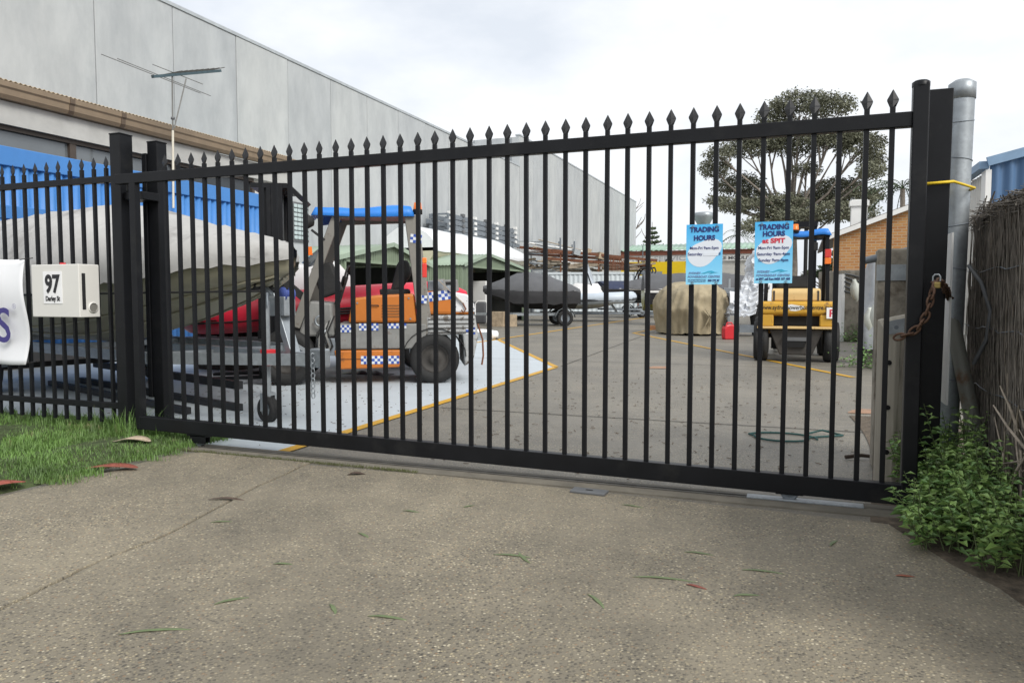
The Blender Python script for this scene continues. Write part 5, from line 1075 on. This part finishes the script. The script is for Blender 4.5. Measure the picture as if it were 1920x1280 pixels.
# brick house
bh = thing('brick_house', 'orange brick gabled house with a white chimney beyond the forklift', 'house', (0, 26, 0))
def brickmat():
    m = bpy.data.materials.new('orange_brick'); m.use_nodes = True; n = m.node_tree.nodes; l = m.node_tree.links; b = n['Principled BSDF']; b.inputs['Roughness'].default_value = .85
    tc = n.new('ShaderNodeTexCoord'); mp = n.new('ShaderNodeMapping'); mp.inputs['Rotation'].default_value = (math.pi / 2, 0, 0); l.new(tc.outputs['Object'], mp.inputs[0])
    t = n.new('ShaderNodeTexBrick'); t.inputs['Scale'].default_value = 1; t.inputs['Brick Width'].default_value = .24; t.inputs['Row Height'].default_value = .086; t.inputs['Mortar Size'].default_value = .010
    t.inputs['Color1'].default_value = (*lin((182, 134, 80)), 1); t.inputs['Color2'].default_value = (*lin((164, 112, 66)), 1); t.inputs['Mortar'].default_value = (*lin((176, 158, 130)), 1)
    l.new(mp.outputs[0], t.inputs[0]); l.new(t.outputs[0], b.inputs[0]); bp = n.new('ShaderNodeBump'); bp.inputs['Strength'].default_value = .6; bp.inputs['Distance'].default_value = .01; l.new(t.outputs['Fac'], bp.inputs['Height']); bp.invert = True; l.new(bp.outputs[0], b.inputs['Normal']); return m
e1, e2 = atY(1563, 446, 26), atY(1712, 391, 26); sl = (e2.z - e1.z) / (e2.x - e1.x)
xl, xr = e1.x, e1.x + 7.0; xm = e1.x + 4.6
MB().prism([(xl, 0), (xr + 2.2, 0), (xr + 2.2, e1.z), (xm, e1.z + sl * (xm - xl)), (xl, e1.z)], -.0, .3, XZ(0)).build('gable_wall', brickmat(), bh).location.y = .3
MB().bar((xl - .25, -.1, e1.z - .02), (xm, -.1, e1.z + sl * (xm - xl) + .08), .22, .14).build('barge_board', M_white, bh)
MB().add([(xl - .3, -.2, e1.z + .02), (xm, -.2, e1.z + sl * (xm - xl) + .15), (xm, 9, e1.z + sl * (xm - xl) + .15), (xl - .3, 9, e1.z + .02)], [(0, 1, 2, 3)]).build('roof', pm('grey_roof_tile', (.16, .14, .13), .8), bh, solid=.06)
cc = atY(1610, 400, 27.5); MB().box(cc.x - .24, cc.x + .24, 1.2, 1.7, 2.6, atY(1610, 376, 27.5).z).build('chimney', M_white, bh); MB().box(cc.x - .29, cc.x + .29, 1.15, 1.75, atY(1610, 388, 27.5).z, atY(1610, 378, 27.5).z).build('chimney_cap', M_white, bh)
cc = atY(1632, 420, 27); MB().box(cc.x - .25, cc.x + .2, .8, 1.2, 2.9, cc.z + .15).build('roof_vent', M_galvd, bh)
MB().box(xl - .3, xl + .6, -.9, -.85, 0, 1.75).build('red_panel', pm('red_hoarding', lin((190, 40, 50)), .6), bh); MB().bar((xl + 2.6, -.15, 0), (xl + 2.6, -.15, e1.z + .6), .12).build('downpipe', M_galvd, bh)
# blue shed at right
bsx = thing('blue_shed', 'blue corrugated steel shed with pale side wall beyond the brush fence', 'shed', (2.78, 14, 0))
corr(lambda a, c, w: (a, w, c * (3.20 + a * .25) / 3.2), 6, 3.2, .19, .03).build('front_wall', pm('steel_blue_sheet', lin((72, 104, 140)), .5, var=.05), bsx)
MB().bar((-.05, -.05, 3.24), (6, -.05, 3.24 + 6 * .25), .05, .14).build('barge_flashing', pm('blue_flashing', lin((120, 148, 176)), .5), bsx)
w0 = atY(1817, 340, 17.0)
corr(lambda a, c, w: (w - .0, a, c), 6, 3.12, .19, .02).build('side_wall', M_offw, bsx); MB().box(-.06, .02, -.02, .30, 0, 3.12).build('corner_trim', M_white, bsx); MB().bar((-.08, 0, 3.2), (-.08, 6, 3.2), .14, .12).build('gutter', MATS['blue_flashing'], bsx)
MB().lathe([(.13, 0), (.13, .35), (0, .35)], 14, Matrix.Translation((.62, -1.2, 2.30))).build('white_vent', M_white, bsx); MB().tube([(.62, -1.2, 0), (.62, -1.2, 2.3)], .05, 8).build('vent_pipe', M_white, bsx)

# concrete stub wall with hoses, wrapped motor and fenders at the right
cw = thing('concrete_stub', 'mossy concrete block wall end with looped hoses over it', 'wall', (*G(1598, 640)[:2], 0), YAW)
MB().box(-.22, .42, 0, 1.6, 0, 1.75).build('block', M_oldc, cw, bevel=.02); MB().box(-.30, -.22, -.02, .3, 0, 1.65).build('white_edge_board', M_white, cw)
for k in range(5): MB().tube([(-.24 + .66 * u, -.03, 1.66 - .10 * k - .07 * math.sin(u * math.pi) + .02 * math.sin(u * 7 + k)) for u in (j / 10 for j in range(11))], .02, 6).build('hose_loop', M_grey, cw)
wm = thing('wrapped_motor', 'clear-plastic-wrapped outboard with a yellow sticker by the concrete pillar', 'outboard motor', (*G(1634, 682)[:2], 0), YAW)
def wmf(u, v):
    a = u * 2 * math.pi; w = .20 + .10 * math.sin(v * 2.6) + .04 * v
    return (w * math.cos(a) * (1 + .08 * math.sin(5 * a + v * 9)) + .22 * v, w * .9 * math.sin(a) * (1 + .08 * math.sin(4 * a)), .25 + 1.45 * v)
MB().grid(wmf, 36, 16).build('plastic_wrap', pm('grey_clear_wrap', (.36, .38, .40), .18, var=.2, scale=4, bump=.5, bscale=8), wm)
MB().prism([(.07 * math.cos(k * .524), .15 * math.sin(k * .524)) for k in range(12)], 0, .004, Matrix.Translation((.22, -.33, 1.38)) @ Matrix.Rotation(math.pi / 2, 4, 'X')).build('sticker', pm('yellow_sticker', (.62, .60, .08), .5), wm)
MB().box(-.15, .25, -.1, .2, 0, .3).build('stand', M_dirty, wm)
def fender(px, py, L, r, D, k):
    p = atD(px, py, D); t = tag(MB().lathe([(0, L / 2), (r * .35, L / 2), (r * .4, L / 2 - .04), (r, L / 2 - .12), (r, -L / 2 + .12), (r * .4, -L / 2 + .04), (0, -L / 2)], 14).build('boat_fender', pm('white_fender_vinyl', (.50, .52, .47), .45)), ('white boat fender with blue ends hanging by the concrete block wall', 'white boat fender lowest against the wrapped motor', 'white boat fender nearest the timber post', 'slim white boat fender between the two motors')[k], 'fender', 'hanging boat fenders'); t.location = p; t.rotation_euler = (0, .12 * (k - 1), 0)
fender(1604, 545, .42, .085, 13.5, 0); fender(1630, 598, .36, .075, 11.5, 1); fender(1643, 588, .34, .06, 8.2, 2); fender(1620, 562, .40, .05, 12.5, 3)

# ================================================================ TREES
M_bark = pm('grey_bark', (.22, .19, .16), .9, var=.3)
def tree(label, base, H, crown, leafm, seed, n_clump, leaf_s, trunk_r, per=60, name='gum_tree', cat='tree', flat=.55, bare=.35):
    r = random.Random(seed); t = thing(name, label, cat, base); b = MB(); lf = MB(); tips = []
    def limb(p, d, L, rad, depth):
        pts = [p]; q = p
        for k in range(4):
            d = (d + Vector((r.uniform(-.22, .22), r.uniform(-.22, .22), r.uniform(-.05, .16)))).normalized(); q = q + d * L / 4; pts.append(q)
        b.tube(pts, [rad * (1 - .12 * k) for k in range(5)], 6 if depth < 2 else 4, caps=False)
        if depth >= 3: tips.append(q); return
        for k in range(3 if depth else 5):
            a = r.uniform(0, 6.28) + k * 2.1; nd = (d * .75 + Vector((math.cos(a), math.sin(a), r.uniform(.0, .5))) * .75).normalized()
            limb(pts[r.choice((2, 3, 4, 4))], nd, L * r.uniform(.55, .8), rad * .6, depth + 1)
    limb(Vector((0, 0, 0)), Vector((.03, 0, 1)), H * bare, trunk_r, 0)
    cx, cy, cz, rx, ry, rz = crown
    tips2 = [p for p in tips]
    while len(tips2) < n_clump:
        a, ph = r.uniform(0, 6.28), math.acos(r.uniform(-.55, 1)); k = r.uniform(.74, 1.04)
        tips2.append(Vector((cx + rx * k * math.sin(ph) * math.cos(a), cy + ry * k * math.sin(ph) * math.sin(a), cz + rz * k * math.cos(ph))))
    for c in tips2:
        if ((c.x - cx) / rx) ** 2 + ((c.y - cy) / ry) ** 2 + ((c.z - cz) / rz) ** 2 > 1.25: continue
        R_ = r.uniform(.05, .10) * (rx + rz)
        for k in range(per):
            g_0 = Vector((r.gauss(0, .5), r.gauss(0, .5), r.gauss(0, flat * .5))) * R_; p = c + g_0
            d = Vector((r.uniform(-1, 1), r.uniform(-1, 1), r.uniform(-.8, .5))).normalized(); s = d.cross(Vector((r.uniform(-1, 1), r.uniform(-1, 1), r.uniform(-1, 1)))).normalized(); L = leaf_s * r.uniform(.6, 1.4)
            lf.add([p, p + d * L * .5 + s * L * .22, p + d * L, p + d * L * .5 - s * L * .22], [(0, 1, 2, 3)])
    b.build('trunk', M_bark, t); lf.build('crown', leafm, t); return t
M_euc = pm('eucalypt_leaf', (.145, .15, .10), .7, var=.4, scale=.4); M_dk = pm('dark_leaf', (.045, .07, .03), .7, var=.35, scale=.6); M_lt = pm('light_leaf', (.14, .20, .06), .6, var=.35, scale=.8)
tb0 = atY(1480, 560, 64)
gt = thing('gum_tree', 'tall spreading gum tree rising behind the yellow forklift', 'tree', (tb0.x, 64, 0)); lf = MB(); br = MB(); tr_ = random.Random(11)
fork = Vector((0, 0, atY(1480, 425, 64).z)); br.tube([(0, 0, 0), (.1, 0, fork.z * .5), fork], [.55, .48, .42], 10)
for px, py, ax, ay in ((1500, 192, 50, 16), (1452, 214, 34, 16), (1556, 206, 44, 16), (1588, 238, 26, 18), (1480, 222, 30, 10), (1400, 272, 48, 16), (1440, 258, 40, 14), (1500, 268, 50, 17), (1556, 262, 45, 18), (1608, 272, 42, 18), (1638, 296, 20, 20), (1632, 326, 24, 13), (1345, 322, 28, 14), (1378, 336, 44, 18), (1410, 362, 38, 16), (1344, 372, 24, 9), (1384, 388, 38, 12), (1466, 384, 46, 18), (1530, 368, 40, 18), (1572, 344, 46, 20), (1604, 370, 38, 16), (1640, 356, 20, 12), (1450, 410, 38, 14), (1420, 430, 28, 12), (1500, 414, 40, 14), (1562, 404, 36, 16), (1612, 402, 28, 13), (1356, 300, 24, 10), (1512, 318, 26, 8)):
    sc = 1400 / 1 and (64 * .94) / 1400; yo = tr_.uniform(-3.2, 3.2); c = atY(px, py, 64) - Vector((tb0.x, 64, 0)); c.y = yo
    mid = fork.lerp(c, .5) + Vector((tr_.uniform(-.5, .5), tr_.uniform(-.4, .4), tr_.uniform(-.9, .1))); end = c - Vector((0, 0, ay * sc * .5))
    br.tube([fork - Vector((0, 0, tr_.uniform(0, 1.2))), fork.lerp(mid, .5) + Vector((0, 0, .1)), mid, mid.lerp(end, .6), end], [.15, .12, .09, .06, .03], 6, caps=False)
    for q in range(7):
        e2_ = c + Vector((tr_.uniform(-.9, .9) * ax * sc, tr_.uniform(-1, 1), tr_.uniform(-.6, .6) * ay * sc)); br.tube([mid.lerp(end, tr_.uniform(.3, 1)), (mid.lerp(end, .8) + e2_) / 2 - Vector((0, 0, .15)), e2_], [.05, .035, .02], 4, caps=False)
    for q in range(int(ax * ay * .66) + 8):
        a = tr_.uniform(0, 6.28); k = tr_.random() ** .5; sub = Vector((math.cos(a) * ax * sc * k, tr_.gauss(0, .8), math.sin(a) * ay * sc * k + .15 * ay * sc * (1 - k * k)))
        for w_ in range(5):
            p = c + sub + Vector((tr_.gauss(0, .16), tr_.gauss(0, .2), tr_.gauss(0, .11))); d = Vector((tr_.uniform(-1, 1), tr_.uniform(-1, 1), tr_.uniform(-.9, .4))).normalized(); sd_ = d.cross(Vector((tr_.uniform(-1, 1), tr_.uniform(-1, 1), tr_.uniform(-1, 1)))).normalized(); L = tr_.uniform(.15, .32)
            lf.add([p, p + d * L * .5 + sd_ * L * .22, p + d * L, p + d * L * .5 - sd_ * L * .22], [(0, 1, 2, 3)])
br.build('trunk', M_bark, gt); lf.build('crown', M_euc, gt)
tree('dark shrubby tree just behind the gum trunk and white chimney', (atY(1540, 500, 60).x, 60, 0), 6, (0, 0, 5.0, 2.4, 2, 2.2), M_dk, 5, 40, .3, .15, 60, bare=.3)
tree('light green shrub in front of the brick house', (atY(1648, 470, 22).x, 22, 0), 3.4, (0, 0, 2.55, .80, .5, .70), M_lt, 6, 34, .12, .04, 60, name='shrub', cat='shrub', bare=.3)
tree('bushes on the skyline behind the brick house roof', (atY(1668, 420, 45).x, 45, 0), 5.6, (0, 0, 4.6, 2.2, 1, 1.1), M_dk, 8, 30, .25, .1, 60, name='shrub', cat='shrub', bare=.3)
tree('small green tree behind the first trading sign', (atY(1392, 450, 90).x, 90, 0), 9, (0, 0, 7.0, 3.0, 2, 2.2), M_lt, 9, 30, .4, .2, 50, bare=.35)
tree('dark tree showing over the far end of the taller hall', (atY(1163, 380, 110).x - 2, 110, 0), 18, (0, 0, 14.2, 3.4, 3, 2.2), M_dk, 10, 30, .5, .3, 50, bare=.4)
tree('low dark tree beyond the green roofed building', (atY(1196, 450, 110).x, 110, 0), 9, (0, 0, 8.2, 1.8, 2, 1.2), M_dk, 12, 20, .4, .3, 40, bare=.4)
def pine(label, base, H):
    t = thing('norfolk_pine', label, 'tree', base); MB().tube([(0, 0, 0), (0, 0, H)], [.25, .03], 6).build('trunk', M_bark, t); lf = MB(); r = random.Random(2)
    for k in range(11):
        z = H * (.35 + .62 * k / 11); L = (1 - k / 11.5) * H * .26
        for j in range(6):
            a = j * 1.047 + k * .5
            for q in range(16): u = q / 15; p = Vector((math.cos(a) * L * u, math.sin(a) * L * u, z + .25 * L * u * u)); lf.add([p + Vector((r.uniform(-.25, .25), r.uniform(-.25, .25), .22)), p + Vector((.2, .1, -.1)), p + Vector((-.2, -.1, -.12))], [(0, 1, 2)])
    lf.build('crown', M_dk, t)
pine('small tiered pine on the skyline above the green roof', (atY(1222, 500, 100).x, 100, 0), 11.0)
def palm(label, base, H, n=16, L=2.0, seed=1):
    r = random.Random(seed); t = thing('palm_tree', label, 'tree', base); MB().tube([(0, 0, 0), (.1, 0, H * .5), (0, 0, H)], [.18, .14, .12], 8).build('trunk', M_bark, t)
    for k in range(n):
        a = k * 2.4; el = r.uniform(-.1, 1.0); d = Vector((math.cos(a), math.sin(a), 0)); lf = MB(); pts = [Vector((0, 0, H)) + d * L * u * math.cos(el * (1 - u)) + Vector((0, 0, L * (math.sin(el) * u - .75 * u * u))) for u in (j / 12 for j in range(13))]
        s = Vector((-d.y, d.x, 0)); lf.tube(pts, .02, 4, caps=False)
        for j in range(2, 13):
            for q in (-1, 1): lf.add([pts[j], pts[j] + s * q * .45 * math.sin(j / 13 * 2.6) + Vector((0, 0, -.22)) + d * .12, pts[j] + d * .07], [(0, 1, 2)])
        lf.build('frond', M_dk, t)
pp_ = atY(1692, 365, 45); palm('palm tree on the skyline behind the brick house', (pp_.x, 45, 0), pp_.z + .3, 20, 2.3)
pp_ = atY(1385, 425, 95); palm('palm tree behind the white band of the green roofed building', (pp_.x, 95, 0), pp_.z - 1.0, 16, 3.2, 4)
for (px, py, n_) in ((1602, 640, 70), (1640, 690, 50)):
    b = MB(); p0 = G(px, py)
    for k in range(n_ * 8):
        p = p0 + Vector((rng.gauss(0, .22), rng.gauss(0, .2), abs(rng.gauss(0, .16)))); leaf(b, p, Vector((rng.uniform(-1, 1), rng.uniform(-1, 1), rng.uniform(0, .7))), .07, .02)
    tag(b.build('ivy', M_leaf2), ('dark green ivy at the foot of the mossy concrete wall', 'low green weeds by the wrapped motor')[py > 650], 'ivy', kind='stuff')
